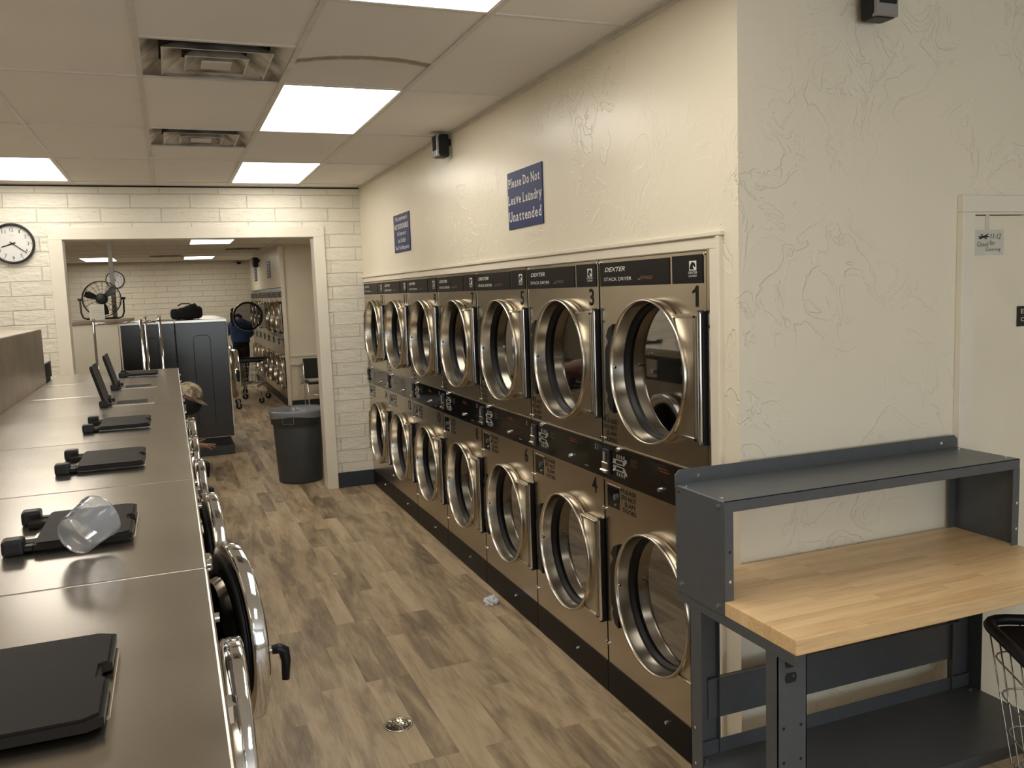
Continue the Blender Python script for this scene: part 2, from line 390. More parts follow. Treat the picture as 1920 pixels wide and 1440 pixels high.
def tag(o, label=None, cat=None, group=None, kind=None):
    if label: o['label'] = label
    if cat: o['category'] = cat
    if group: o['group'] = group
    if kind: o['kind'] = kind
    return o
def empty(name, loc, rz=0, **k):
    o = bpy.data.objects.new(name, None); COL.objects.link(o); o.location = loc; o.rotation_euler = (0, 0, rz)
    o.empty_display_size = .1
    return tag(o, **k)
def struct(name, mb, parent=None):
    o = mb.build(name, parent)
    if not parent: o['kind'] = 'structure'
    return o
def copy_tree(o, parent=None, skip=()):
    c = o.copy(); COL.objects.link(c); c.parent = parent
    for ch in KIDS.get(o.name, [q for q in bpy.data.objects if q.parent == o]):
        if ch.name.split('.')[0] in skip: continue
        copy_tree(ch, c, skip)
    return c
KIDS = {}
def T(x, y, z): return Matrix.Translation((x, y, z))
def RX(d): return Matrix.Rotation(R(d), 4, 'X')
def RY(d): return Matrix.Rotation(R(d), 4, 'Y')
def RZ(d): return Matrix.Rotation(R(d), 4, 'Z')

# ------------------------------------------------------------------ measurements
XD, Y1, DW, DH = 1.72, 2.5177, .80, 1.9345
ZC, ZC2 = 2.816, 2.672
YB, YBB = 8.118, 8.30
YC = 2.343
XL0, XL1, ZH = -.802, 1.285, 2.374        # doorway in the block wall
Y2N, Y2E = 14.56, 20.16                  # second dryer row and far wall
XW, ZW, WW, YW = .025, 1.327, .87, 6.889
XLEFT, XRIGHT = -6.0, 4.6

# ------------------------------------------------------------------ the setting
def boxes(name, lst, m):
    mb = MB()
    for b in lst: mb.box(*b, m)
    return struct(name, mb)
boxes('floor', [(XLEFT-.2, XRIGHT+.2, -4.2, Y2E+.2, -.1, 0)], M['floor'])
boxes('wall_right', [(XD, XD+.16, YC+.1, YB, 1.937, ZC+.25), (XD, XD+.16, YC+.1, 2.49, 0, 1.937)], M['wall'])
boxes('wall_front', [(XD, 2.725, YC, YC+.1, 0, ZC+.25), (2.725, 3.66, YC, YC+.1, 2.0405, ZC+.25), (3.66, XRIGHT, YC, YC+.1, 0, ZC+.25)], M['wall_f'])
boxes('wall_dryer_closet', [(XD+1.3, XD+1.4, YC+.1, YB, 0, ZC)], M['wall_smooth'])
boxes('wall_back', [(XLEFT, XL0, YB, YBB, 0, ZC+.25), (XL0, XL1, YB, YBB, ZH, ZC+.25), (XL1, XD+1.4, YB, YBB, 0, ZC+.25)], M['brick'])
boxes('wall_left', [(XLEFT-.15, XLEFT, -4, Y2E, 0, ZC+.25)], M['wall_smooth'])
boxes('wall_far_right', [(XRIGHT, XRIGHT+.15, -4, YC+.1, 0, ZC+.25)], M['wall_smooth'])
boxes('wall_back_room_right', [(XRIGHT, XRIGHT+.15, YBB, Y2N+.1, 0, ZC), (XD+1.4, XRIGHT, YBB-.1, YBB, 0, ZC)], M['wall_smooth'])
boxes('wall_back_room_return', [(XD, XRIGHT, Y2N-.06, Y2N-.004, 0, ZC)], M['wall_smooth'])
boxes('wall_back_room_dryers', [(XD, XD+.16, Y2N+.04, Y2E, 1.99, ZC), (XD, XD+.16, Y2N-.003, Y2N+.039, 1.99, ZC)], M['wall'])
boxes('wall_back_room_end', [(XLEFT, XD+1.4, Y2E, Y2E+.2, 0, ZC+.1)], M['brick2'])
boxes('wall_shopfront', [(XLEFT, -1.2, -4.2, -4.05, 0, ZC+.25), (4.2, XRIGHT+.15, -4.2, -4.05, 0, ZC+.25), (-1.2, 4.2, -4.2, -4.05, 0, .45), (-1.2, 4.2, -4.2, -4.05, 2.55, ZC+.25)], M['wall_smooth'])
def window(n, x0, x1):
    mb = MB()
    for a, b, c, d in ((x0, x0+.05, .45, 2.55), (x1-.05, x1, .45, 2.55), (x0, x1, .45, .5), (x0, x1, 2.5, 2.55)):
        mb.box(a, b, -4.17, -4.08, c, d, M['spks'])
    w = mb.build('window_%d' % n); w['kind'] = 'structure'
    MB().box(x0+.05, x1-.05, -4.13, -4.122, .5, 2.5, M['clear']).build('pane', w)
for k in range(3): window(k+1, -1.2+1.8*k, -1.2+1.8*(k+1))

# ceilings: tiles on an exposed grid; light fittings and diffusers drop into openings
GX = [XD-.01-.61*k for k in range(0, 14)]
GX = [1.715, 1.155, .560, -.045, -.665, -1.275, -1.885, -2.495, -3.105, -3.715, -4.325, -4.935, -5.545, -5.99]
GY = [3.03+1.215*k for k in range(-6, 5)]       # cross tees
lights1 = [(.560, 1.155, 1.815, 3.03), (.560, 1.155, 4.245, 5.46), (.560, 1.155, 6.675, 7.89), (-1.275, -.665, 6.675, 7.89), (-1.885, -1.275, 4.245, 5.46), (-1.885, -1.275, 1.815, 3.03),
           (.560, 1.155, -.615, .60), (-1.885, -1.275, -.615, .60), (-3.715, -3.105, 6.675, 7.89), (-3.715, -3.105, 4.245, 5.46), (-3.715, -3.105, 1.815, 3.03), (-.665, -.045, -3.0, -1.83)]
vents1 = [(-.045, .560, 3.625, 4.245), (-.045, .560, 5.46, 6.07)]
def ceiling(name, x0, x1, y0, y1, z, openings):
    xs = sorted({x0, x1}|{v for o in openings for v in o[:2]}); ys = sorted({y0, y1}|{v for o in openings for v in o[2:]})
    mb = MB()
    for i in range(len(xs)-1):
        for j in range(len(ys)-1):
            cx, cy = (xs[i]+xs[i+1])/2, (ys[j]+ys[j+1])/2
            if any(o[0] < cx < o[1] and o[2] < cy < o[3] for o in openings): continue
            mb.box(xs[i], xs[i+1], ys[j], ys[j+1], z, z+.015, M['tile'])
    return struct(name, mb)
ceiling('ceiling', XLEFT, XRIGHT, -4.05, YB, ZC, lights1+vents1)
boxes('ceiling_roof_deck', [(XLEFT-.2, XRIGHT+.2, -4.2, Y2E+.3, ZC+.26, ZC+.35)], M['dark'])
mb = MB()
for x in GX[1:-1]: mb.box(x-.012, x+.012, -4.04, YB, ZC-.006, ZC+.004, M['grid'])
for x in (2.35, 2.96, 3.57): mb.box(x-.012, x+.012, -4.04, YC, ZC-.006, ZC+.004, M['grid'])
for y in GY:
    mb.box(XLEFT, XD, y-.010, y+.010, ZC-.005, ZC+.004, M['grid'])
    if y < YC: mb.box(XD, XRIGHT, y-.010, y+.010, ZC-.005, ZC+.004, M['grid'])
for y in (3.625, 6.07): mb.box(-.045, .56, y-.01, y+.01, ZC-.005, ZC+.004, M['grid'])
struct('trim_1', mb)
mb = MB()
mb.box(XD-.022, XD, YC, YB, ZC-.004, ZC+.004, M['grid']); mb.box(XD-.003, XD, YC, YB, ZC-.022, ZC, M['grid'])
mb.box(XLEFT, XD, YB-.022, YB, ZC-.006, ZC+.002, M['grid']); mb.box(XLEFT, XD, YB-.003, YB, ZC-.018, ZC, M['dark'])
struct('trim_2', mb)
lights2 = [(.31, .92, 18.0, 19.2), (-1.5, -.9, 17.9, 19.4), (.34, .95, 12.9, 14.1), (-2.7, -2.1, 12.9, 14.1), (2.6, 3.2, 11.0, 12.2), (-1.5, -.9, 9.4, 10.6)]
vents2 = [(.95, 1.56, 15.3, 15.9), (-.29, .31, 17.4, 18.0)]
ceiling('ceiling_back_room', XLEFT, XRIGHT, YBB, Y2E, ZC2, lights2+vents2)
mb = MB()
for x in (1.56, .95, .34, -.29, -.9, -1.5, -2.1, -2.7, -3.3, -3.9): mb.box(x-.012, x+.012, YBB, Y2E, ZC2-.006, ZC2+.004, M['grid'])
for k in range(11): mb.box(XLEFT, XD, 9.4+1.215*k-.01 if k < 9 else Y2E-.02, 9.4+1.215*k+.01 if k < 9 else Y2E, ZC2-.005, ZC2+.004, M['grid'])
struct('trim_3', mb)

# casing round the dryer bank, door casings, baseboards
mb = MB()
X0 = XD-.008
mb.box(X0, XD+.02, 2.449, YB, 1.9325, 1.975, M['trim'], .004); mb.box(X0-.010, XD+.02, 2.420, YB, 1.975, 1.992, M['trim'], .003)
mb.box(X0, XD+.02, 2.449, 2.498, 0, 1.9365, M['trim'], .004); mb.box(X0-.010, XD+.02, 2.428, 2.4485, 0, 1.9745, M['trim'], .003)
struct('trim_4', mb)
mb = MB()
mb.box(XL0-.09, XL0+.015, YB-.022, YB, 0, ZH-.0125, M['trim_edge'], .002); mb.box(XL1-.012, XL1+.088, YB-.022, YB, 0, ZH-.0125, M['trim_edge'], .002)
mb.box(XL0-.09, XL1+.088, YB-.022, YB, ZH-.012, ZH+.088, M['trim_edge'], .002)
mb.box(XL0-.002, XL0+.013, YB-.005, YBB+.01, 0, ZH-.0145, M['trim_edge']); mb.box(XL1-.010, XL1+.002, YB-.005, YBB+.01, 0, ZH-.0145, M['trim_edge']); mb.box(XL0-.002, XL1+.002, YB-.005, YBB+.01, ZH-.014, ZH+.002, M['trim_edge'])
for x in (-.87, -.2, .62, 1.32): mb.cyl((x, YB-.022, ZH+.05), (x, YB-.025, ZH+.05), .008, M['grid'])
struct('trim_5', mb)
boxes('baseboard_back', [(XL1+.09, XD, YB-.012, YB, 0, .145), (XLEFT, XL0-.09, YB-.012, YB, 0, .145)], M['base'])
boxes('baseboard_back_room', [(XD+.05, XRIGHT, Y2N-.072, Y2N-.06, 0, .12)], M['base'])
boxes('baseboard_front', [(XD, 2.66, YC-.012, YC, 0, .10)], M['base'])
mb = MB()   # chair rail and panel boards on the return wall of the back room
mb.box(XD+.05, XRIGHT, Y2N-.078, Y2N-.06, .84, .875, M['trim'], .003); mb.box(XD+.05, XRIGHT, Y2N-.085, Y2N-.06, .70, .745, M['trim'], .004); mb.box(XD+.05, XRIGHT, Y2N-.068, Y2N-.06, .745, .84, M['trim'])
struct('trim_6', mb)
boxes('trim_7', [(XD-.01, XD+.05, Y2N-.085, Y2N-.058, 0, ZC2)], M['trim'])
# employees' door with its casing
mb = MB()
mb.box(2.668, 2.727, YC-.028, YC, 0, 2.0395, M['trim_edge'], .002); mb.box(2.668, 3.72, YC-.028, YC, 2.04, 2.10, M['trim_edge'], .002); mb.box(3.665, 3.72, YC-.028, YC, 0, 2.0395, M['trim_edge'], .002)
mb.box(2.7275, 2.7305, YC-.02, YC+.1, 0, 2.0305, M['trim_edge']); mb.box(2.7275, 3.66, YC-.02, YC+.1, 2.0315, 2.0395, M['trim_edge'])
struct('trim_8', mb)
d = struct('door_1', MB().box(2.734, 3.655, YC-.012, YC+.03, .01, 2.028, M['wall_smooth'], .002))
kb = MB(); kb.lathe([(0, 0), (.03, 0), (.03, .006), (.012, .01), (.012, .04), (.028, .05), (.03, .065), (.02, .075), (0, .077)], M['chrome'], T(3.59, YC-.012, .95) @ RX(90), 20)
kb.build('door_knob', d)

# ------------------------------------------------------------------ ceiling lights and air diffusers
def panel_light(o, z, label, cat_group, mat):
    x0, x1, y0, y1 = o
    e = empty('ceiling_light', ((x0+x1)/2, (y0+y1)/2, z), label=label, cat='light', group=cat_group)
    w, h = (x1-x0)/2, (y1-y0)/2
    f = MB(); t = .018
    for a, b, c, dd in ((-w, w, -h, -h+t), (-w, w, h-t, h), (-w, -w+t, -h+t, h-t), (w-t, w, -h+t, h-t)): f.box(a, b, c, dd, -.004, .08, M['fix'])
    f.box(-w, w, -h, h, .08, .085, M['fix']); f.build('fixture_frame', e)
    MB().box(-w+t, w-t, -h+t, h-t, .001, .010, mat).build('diffuser', e)
LL = ['ceiling light panel above the camera, cut by the top edge of the photo', 'largest bright ceiling light panel, just behind the stained ceiling tile', 'ceiling light panel touching the white block wall above the doorway',
      'ceiling light panel at the left edge of the photo, above the wall clock']
for i, o in enumerate(lights1):
    panel_light(o, ZC, LL[i] if i < 4 else 'front room ceiling light panel outside the photo', None if i < 4 else 'front room ceiling lights out of view', M['light'])
L2 = ['back room ceiling light panel nearest the far wall, above the black bag', 'back room ceiling light panel behind the grey post', 'back room ceiling light panel just under the top of the doorway']
for i, o in enumerate(lights2):
    panel_light(o, ZC2, L2[i] if i < 3 else 'back room ceiling light panel outside the photo', None if i < 3 else 'back room ceiling lights out of view', M['light2'])
def diffuser(o, z, label):
    x0, x1, y0, y1 = o; e = empty('air_vent', ((x0+x1)/2, (y0+y1)/2, z), label=label, cat='air vent')
    w = (x1-x0)/2-.004; h = (y1-y0)/2-.004
    def ring(a, b, za, zb, name, mat, s=None):
        m_ = MB(); k = h/w
        vs = [(-a, -a*k, za), (a, -a*k, za), (a, a*k, za), (-a, a*k, za), (-b, -b*k, zb), (b, -b*k, zb), (b, b*k, zb), (-b, b*k, zb)]
        fs = [(0, 1, 5, 4), (1, 2, 6, 5), (2, 3, 7, 6), (3, 0, 4, 7)]
        m_.add(vs, fs, mat); m_.add([(x, y, q+.002) for x, y, q in vs], [f[::-1] for f in fs], mat)
        c = a-.008; m_.add([(-a, -a*k, za), (a, -a*k, za), (a, a*k, za), (-a, a*k, za), (-c, -c*k, za-.001), (c, -c*k, za-.001), (c, c*k, za-.001), (-c, c*k, za-.001)], fs, M['fix'])
        return m_.build(name, e)
    ring(w, w*.74, -.002, .055, 'outer_frame', M['vent'])
    ring(w*.72, w*.44, -.010, .045, 'louver', M['vent']); ring(w*.42, w*.24, -.014, .035, 'louver', M['vent'])
    MB().box(-w*.20, w*.20, -h*.20, h*.20, -.018, -.010, M['fix'], .003).build('center_plate', e)
    MB().box(-w, w, -h, h, .07, .08, M['dark']).build('backing', e)
diffuser(vents1[0], ZC, 'larger, nearer square ceiling air vent with dusty nested louvers')
diffuser(vents1[1], ZC, 'second square ceiling air vent, between the first vent and the block wall')
diffuser(vents2[0], ZC2, 'dark air vent in the back room ceiling near the dryer wall')
diffuser(vents2[1], ZC2, 'dark air vent in the back room ceiling, left of the far light panel')

# ------------------------------------------------------------------ stack dryers
def door_parts(parent, cx, cz):
    """round dryer door, built round its own centre; front faces -Y"""
    X = RX(90)      # lathe z -> -y : out of the cabinet
    d = MB()
    d.lathe([(.263, 0), (.274, .002), (.280, .022), (.280, .050), (.277, .056), (.273, .057), (.270, .053), (.268, .040), (.262, -.006)], M['ring'], X, 72)
    d.lathe([(.262, -.006), (.258, -.004), (.252, -.010), (.246, -.030), (.238, -.034)], M['rubber'], X, 64)
    # hinge plate with a raised border
    px0, px1, ph = .20, .322, .222
    k = [(math.sqrt(.278**2-z*z), z) for z in [ph*q/8 for q in range(-8, 9)]]
    poly = [(px1, ph), (px1, -ph)]+k
    poly = [(px1, -ph)]+[(px1, ph)]+[p for p in reversed(k)]
    d.prism(poly, -.032, -.004, M['plate'])
    for z in (ph-.006, -ph+.006): d.box(math.sqrt(.278**2-z*z)-.002, px1, -.038, -.030, z-.006, z+.006, M['ring'], .002)
    d.box(px1-.012, px1, -.038, -.030, -ph, ph, M['ring'], .002)
    o = d.build('door', parent, (cx, 0, cz))
    g = MB(); g.lathe([(0, -.026), (.15, -.026), (.250, -.026)], M['glass'], X, 48, smooth=False); g.build('glass', o)
    h = MB()
    outl = [(-.252, .178), (-.290, .160), (-.312, .126), (-.294, .104), (-.322, .070), (-.324, -.100), (-.302, -.116), (-.312, -.140), (-.290, -.180), (-.260, -.190)]
    inn = [(-.30, -.105), (-.306, -.085), (-.308, .06), (-.290, .098)]
    pl = outl+[(-.262, -.12), (-.275, -.08), (-.28, 0), (-.274, .07), (-.262, .12)]
    h.prism(pl[::-1], -.050, -.020, M['black']); h.build('door_handle', o)
    r = MB(); r.cyl((.331, -.022, -.232), (.331, -.022, .232), .0085, M['chrome']); r.box(.336, .344, -.016, -.001, -.235, .235, M['black'])
    for z in (.232, -.232): r.cyl((.331, -.018, z-.006), (.331, -.018, z+.006), .011, M['blackm'])
    for z in (.18, -.18): r.cyl((.331, -.018, z-.006), (.331, -.018, z+.006), .0095, M['blackm'])
    r.build('hinge', o)
    s = MB(); s.cyl((-.262, -.040, 0), (-.256, -.038, 0), .006, M['chrome']); s.build('catch_screw', o)
    return o
DC1, DC2 = (.452, 1.489), (.452, .566)
def make_dryer():
    e = empty('stack_dryer', (XD, Y1+DW, 0), R(-90), cat='dryer')
    c = MB(); g = .002
    c.plate(g, DW-g, .146, DH, [(DC2[0], DC2[1], .264), (DC1[0], DC1[1], .264)], 0, .02, M['steel'])
    c.box(g, g+.004, .0, .95, .146, DH, M['steel']); c.box(DW-g-.004, DW-g, 0, .95, .146, DH, M['steel'])
    c.box(g, DW-g, .0, .95, DH-.004, DH, M['steel']); c.box(g, DW-g, .94, .95, .0, DH, M['blackm']); c.box(g, DW-g, .05, .95, .14, .146, M['blackm'])
    c.box(.006, .0085, -.0015, 0, 1.15, DH, M['ring']); c.box(DW-.0085, DW-.006, -.0015, 0, 1.15, DH, M['ring'])
    for u in (.012, DW-.012):
        for z in (DH-.014, 1.165, .852, .235): c.cyl((u, -.006, z), (u, 0, z), .0055, M['chrome'], n=10)
    c.build('cabinet', e)
    for (cx, cz) in (DC1, DC2):
        dm = MB(); dm.lathe([(.262, -.02), (.262, -.08), (.30, -.085), (.30, -.62), (0, -.62)], M['drum'], T(cx, 0, cz) @ RX(90), 40)
        for a in (20, 140, 260):
            dm.box(-.02, .02, .12, .6, .22, .298, M['drum'], .006, T(cx, 0, cz) @ RY(a))
        dm.build('drum', e)
    n = MB(); n.box(.013, .562, -.003, 0, 1.820, 1.918, M['panel'], .001)
    n.text('DEXTER', .055, 1.880, .175, .018, -.0036, M['white'], .01, .35); n.text('STACK DRYER', .050, 1.842, .232, .014, -.0036, M['white'])
    n.text('EXPRESS', .345, 1.843, .100, .013, -.0036, M['red'], .01, .4); n.box(.333, .345, -.0037, -.0032, 1.843, 1.845, M['white']); n.build('name_panel', e)
    n = MB(); n.box(.580, .776, -.003, 0, 1.820, 1.920, M['panel'], .001)
    hx, hz = .694, 1.865     # horse-head emblem in an arched frame
    n.prism([(hx, hz), (hx, hz+.034), (hx+.044, hz+.034), (hx+.044, hz)][::-1], -.0037, -.0032, M['white'])
    n.prism([(hx+.004, hz+.004), (hx+.004, hz+.014), (hx+.012, hz+.026), (hx+.022, hz+.031), (hx+.036, hz+.024), (hx+.040, hz+.012), (hx+.034, hz+.011), (hx+.026, hz+.018), (hx+.022, hz+.014), (hx+.030, hz+.003)][::-1], -.0042, -.0038, M['panel'])
    n.text('DEXTER', .688, 1.854, .056, .008, -.0036, M['white'], .01); n.text('LAUNDRY', .690, 1.843, .052, .007, -.0036, M['white']); n.build('logo_panel', e)
    # control band
    b = MB(); b.box(g, DW-g, -.004, 0, .990, 1.146, M['gloss'], .001)
    b.box(g, DW-g, -.006, -.002, 1.143, 1.148, M['ring']); b.box(g, DW-g, -.006, -.002, .984, .990, M['ring'])
    y = -.0046
    for k in range(4):
        b.box(.125+.020*k, .131+.020*k, y, y+.0004, 1.096, 1.111, M['silver']); b.box(.136+.020*k-.003, .138+.020*k-.003, y, y+.0004, 1.094, 1.113, M['silver'])
        b.box(.125+.020*k, .131+.020*k, y, y+.0004, 1.020, 1.035, M['silver']); b.box(.136+.020*k-.003, .138+.020*k-.003, y, y+.0004, 1.018, 1.037, M['silver'])
    b.prism([(.095, 1.070), (.095, 1.090), (.118, 1.090), (.118, 1.070)][::-1], y, y+.0004, M['silver']); b.prism([(.095, 1.042), (.095, 1.062), (.118, 1.062), (.118, 1.042)][::-1], y, y+.0004, M['silver'])
    b.prism([(.118, 1.086), (.118, 1.092), (.190, 1.092), (.200, 1.101), (.213, 1.099), (.213, 1.088), (.190, 1.070), (.118, 1.068), (.118, 1.072), (.180, 1.074), (.180, 1.086)], y, y+.0004, M['silver'])
    b.prism([(.118, 1.058), (.118, 1.064), (.190, 1.062), (.213, 1.040), (.213, 1.028), (.200, 1.030), (.190, 1.040), (.118, 1.040), (.118, 1.045), (.180, 1.046), (.180, 1.058)], y, y+.0004, M['silver'])
    for k in range(5): b.box(.245, .300-.006*(k % 3), y, y+.0004, 1.108-.007*k, 1.1095-.007*k, M['brownink'])
    b.box(.458, .530, y, y+.0004, 1.113, 1.116, M['dimred']); b.box(.470, .545, y, y+.0004, 1.103, 1.106, M['dimred'])
    for (q, z) in ((.730, 1.118), (.730, 1.104), (.748, 1.118), (.748, 1.104)): b.text('%d' % (1 if q < .74 else 2), q, z, .007, .010, y, M['silver'])
    b.box(.62, .66, y, y+.0004, 1.012, 1.015, M['silver']); b.build('control_panel', e)
    q = MB(); q.box(.014, .072, -.014, -.004, 1.014, 1.122, M['blackm'], .002); q.box(.018, .068, -.022, -.012, 1.016, 1.066, M['ring'], .003); q.box(.038, .048, -.024, -.02, 1.072, 1.112, M['silver']); q.box(.016, .070, -.030, -.012, 1.024, 1.034, M['chrome'], .003)
    q.build('coin_slot', e)
    for (a, z) in ((.485, 1.033), (.152, 1.136)):
        MB().cyl((a, -.004, z), (a, -.020, z), .0095, M['chrome'], .008).build('lock', e)
    s = MB(); s.box(.030, .145, .001, .004, .866, .967, M['gloss'])
    for a, b_, c_, d_ in ((.028, .147, .964, .969), (.028, .147, .864, .869), (.028, .033, .866, .967), (.142, .147, .866, .967)): s.box(a, b_, -.003, .0, c_, d_, M['ring'])
    s.box(.033, .142, -.0015, .0, .869, .964, M['gloss'])
    s.cyl((.120, -.001, .925), (.120, -.016, .925), .015, M['can'], .013); s.box(.118, .122, -.018, -.015, .914, .936, M['spks']); s.cyl((.105, -.002, .888), (.105, -.006, .888), .005, M['chrome'])
    s.build('lint_latch', e)
    for z0, mm, u in ((1.156, M['ink'], .006), (.870, M['ink'], .152)):
        w = MB()
        for k, (t_, a, wd) in enumerate((('PLEASE', 0, .126), ('DO NOT', .006, .118), ('SLAM', .028, .085), ('DOORS', .012, .110))):
            w.text(t_, u+a, z0+.081-.027*k, wd, .019, -.0008, mm)
        w.build('warning_lettering', e)
    kk = MB(); kk.box(g, DW-g, -.004, .03, .004, .146, M['panel'], .001); kk.build('kick_plate', e)
    MB().cyl((.30+.2, -.004, .094), (.30+.2, -.014, .094), .0085, M['chrome'], .007).build('lock', e)
    for (cx, cz) in (DC1, DC2): door_parts(e, cx, cz)
    return e
def numbers(e, a, b):
    for t, z0, u1 in ((str(a), 1.738, .745), (str(b), .900, .728)):
        w = .046*len(t) if t[0] != '1' or len(t) == 1 else .078
        if t == '1': w = .040
        if t == '11': w = .07
        nb = MB()
        if t == '1': nb.prism([(u1-.018, z0), (u1-.018, z0+.052), (u1-.038, z0+.046), (u1-.038, z0+.056), (u1-.026, z0+.061), (u1-.014, z0+.074), (u1, z0+.074), (u1, z0)][::-1], -.0010, -.0004, M['ink'])
        else: nb.text(t, u1-w, z0, w, .074, -.0008, M['ink'], .018)
        nb.build('number', e)
dryer0 = make_dryer()
def kids_index():
    KIDS.clear()
    for o in bpy.data.objects:
        if o.parent: KIDS.setdefault(o.parent.name, []).append(o)
kids_index()
place = ['nearest, partly hidden by the workbench', 'second from the workbench', 'third from the workbench', 'middle one of the front room row', 'third from the block wall', 'second from the block wall', 'against the white block wall']
allD = [dryer0]
for i in range(1, 7):
    c = copy_tree(dryer0); c.location = (XD, Y1+DW*(i+1), 0); allD.append(c)
for i, e in enumerate(allD):
    tag(e, 'steel stack dryer numbered %d over %d, %s' % (2*i+1, 2*i+2, place[i]), 'dryer', 'stack dryers along the front room wall')
for i in range(7):
    c = copy_tree(dryer0, skip=('lint_latch', 'warning_lettering', 'lock')); c.location = (XD, Y2N+DW*(i+1)-.001, 0)
    n_ = ['nearest the cream return wall', 'second past the cream return wall', 'third past the cream return wall', 'the middle one, just past the open round door', 'third from the far wall', 'second from the far wall', 'last, against the far block wall'][i]
    tag(c, 'back room steel stack dryer, ' + n_, 'dryer', 'stack dryers in the back room')
    if i == 3:   # the open upper door stands square to the machine
        dd = [q for q in bpy.data.objects if q.parent == c and q.name.startswith('door') and abs(q.location.z-DC1[1]) < .01][0]
        dd.location = (DC1[0]+.315, -.352, DC1[1]); dd.rotation_euler = (0, 0, R(90))
for i, e in enumerate(allD): numbers(e, 2*i+1, 2*i+2)
# steel closing strip right of the near dryer
boxes('trim_9', [(XD-.004, XD+.1, 2.499, Y1-.0005, 0, 1.937)], M['steel'])

# ------------------------------------------------------------------ front-load washers (front faces -Y in their own space)
WD = .795
def make_washer():
    e = empty('front_load_washer', (XW, YW-WW, 0), R(90), cat='washer')
    g = .0015
    b = MB(); b.plate(g, WW-g, .12, ZW-.03, [(WW/2, .70, .235)], .002, .03, M['steel'])
    b.box(g, g+.003, .002, WD, .12, ZW-.03, M['steel']); b.box(WW-g-.003, WW-g, .002, WD, .12, ZW-.03, M['steel']); b.box(g, WW-g, WD-.01, WD, .12, ZW-.03, M['steel'])
    b.box(g+.02, WW-g-.02, .06, WD-.02, 0, .12, M['blackm']); b.build('cabinet', e)
    t = MB(); t.box(g, WW-g, -.004, WD, ZW-.032, ZW, M['washer_steel'], .0035, seg=2); t.box(g, WW-g, -.006, -.003, ZW-.030, ZW-.002, M['ring']); t.build('top_panel', e)
    dm = MB(); dm.lathe([(.235, -.03), (.235, -.08), (.27, -.085), (.27, -.45), (0, -.45)], M['drum'], T(WW/2, 0, .70) @ RX(90), 32); dm.build('drum', e)
    cp = MB(); cp.box(.05, WW-.05, -.003, .002, 1.08, 1.27, M['gloss'], .001); cp.box(.10, .26, -.005, -.002, 1.15, 1.22, M['silver']); cp.box(.62, .66, -.03, -.002, 1.13, 1.17, M['chrome'], .006); cp.box(.60, .76, -.008, -.002, 1.10, 1.24, M['ring'], .002)
    cp.build('control_panel', e)
    for u in (.16, .71): MB().cyl((u, 0, 1.285), (u, -.016, 1.285), .008, M['chrome']).build('lock', e)
    # soap hatch
    h = MB(); h.box(.305, .525, .128, .330, ZW-.001, ZW+.003, M['ring'], .001); h.box(.345, .485, .160, .300, ZW+.0025, ZW+.0042, M['dark']); h.build('soap_hatch', e)
    # door, origin on its hinge line (right side)
    do = MB(); X = T(-.31, 0, 0) @ RX(90)
    do.lathe([(.262, .026), (.292, .028), (.297, .032), (.2995, .036), (.300, .072), (.298, .079), (.290, .082), (.262, .080), (.235, .068), (.228, .060)], M['chrome'], X, 72)
    d = do.build('door', e, (WW/2+.31, 0, .70))
    ga = MB(); ga.lathe([(.228, .060), (.225, .040), (.240, .034), (.262, .028), (.268, .018), (.255, .010), (.235, .006), (.225, .012), (.215, .006), (.200, .010), (.195, .02)], M['rubber'], X, 56); ga.build('gasket', d)
    gl = MB(); gl.lathe([(.226, .058), (.16, .066), (0, .068)], M['glass'], X, 48); gl.lathe([(.197, .012), (.17, -.05), (.10, -.085), (0, -.095)], M['glass'], X, 48); gl.build('glass', d)
    hn = MB(); hn.box(-.02, .022, -.055, .001, -.06, .06, M['ring'], .004); hn.box(-.045, .0, -.062, -.048, -.05, .05, M['ring'], .004); hn.build('hinge', d)
    ha = MB(); hx = -.592; ha.cyl((hx+.01, -.062, .02), (hx-.0, -.096, .02), .012, M['chrome']); ha.tube([(hx, -.090, .02), (hx-.004, -.112, .022), (hx-.006, -.126, .012), (hx-.01, -.130, -.02), (hx-.014, -.124, -.080)], [.014, .017, .018, .015, .012], M['black'], 12)
    ha.build('door_handle', d)
    st = MB(); st.cyl((.125, .0, .70), (.125, -.05, .70), .014, M['ring']); st.tube([(.15, 0, .77), (.15, -.04, .77), (.15, -.045, .70), (.15, -.04, .66), (.15, 0, .66)], .006, M['chrome']); st.build('door_latch', e)
    # soap lid hinged at the back
    l = MB()
    lid = [(-.1455, -.020), (.1455, -.020), (.1455, -.186), (.135, -.204), (.03, -.204), (.024, -.192), (-.02, -.192), (-.026, -.204), (-.135, -.204), (-.1455, -.186)]
    def flat(poly, z0, z1, m_): l.add([(x, y, z0) for x, y in poly]+[(x, y, z1) for x, y in poly], [tuple(range(len(poly)))[::-1], tuple(range(len(poly), 2*len(poly)))]+[(i, (i+1) % len(poly), (i+1) % len(poly)+len(poly), i+len(poly)) for i in range(len(poly))], m_)
    lid = lid[::-1]
    flat(lid, .002, .013, M['lid']); flat([(x*.955, (y+.107)*.94-.107) for x, y in lid], .013, .0165, M['lid'])
    for s_ in (-1, 1): l.box(.09*s_-.020, .09*s_+.020, -.02, .020, -.004, .010, M['lid'], .003); 
    lo = l.build('soap_lid', e, (WW*.47, .335, ZW+.004))
    for s_ in (-1, 1):
        hb = MB(); x = .47*WW+.128*s_; hb.box(x-.022, x+.022, .332, .372, ZW, ZW+.032, M['black'], .007, seg=2); hb.box(x-.012, x+.012, .315, .337, ZW+.003, ZW+.015, M['black'], .003); hb.build('hinge_block', e)
    return e
w0 = make_washer(); kids_index()
ws = [w0]
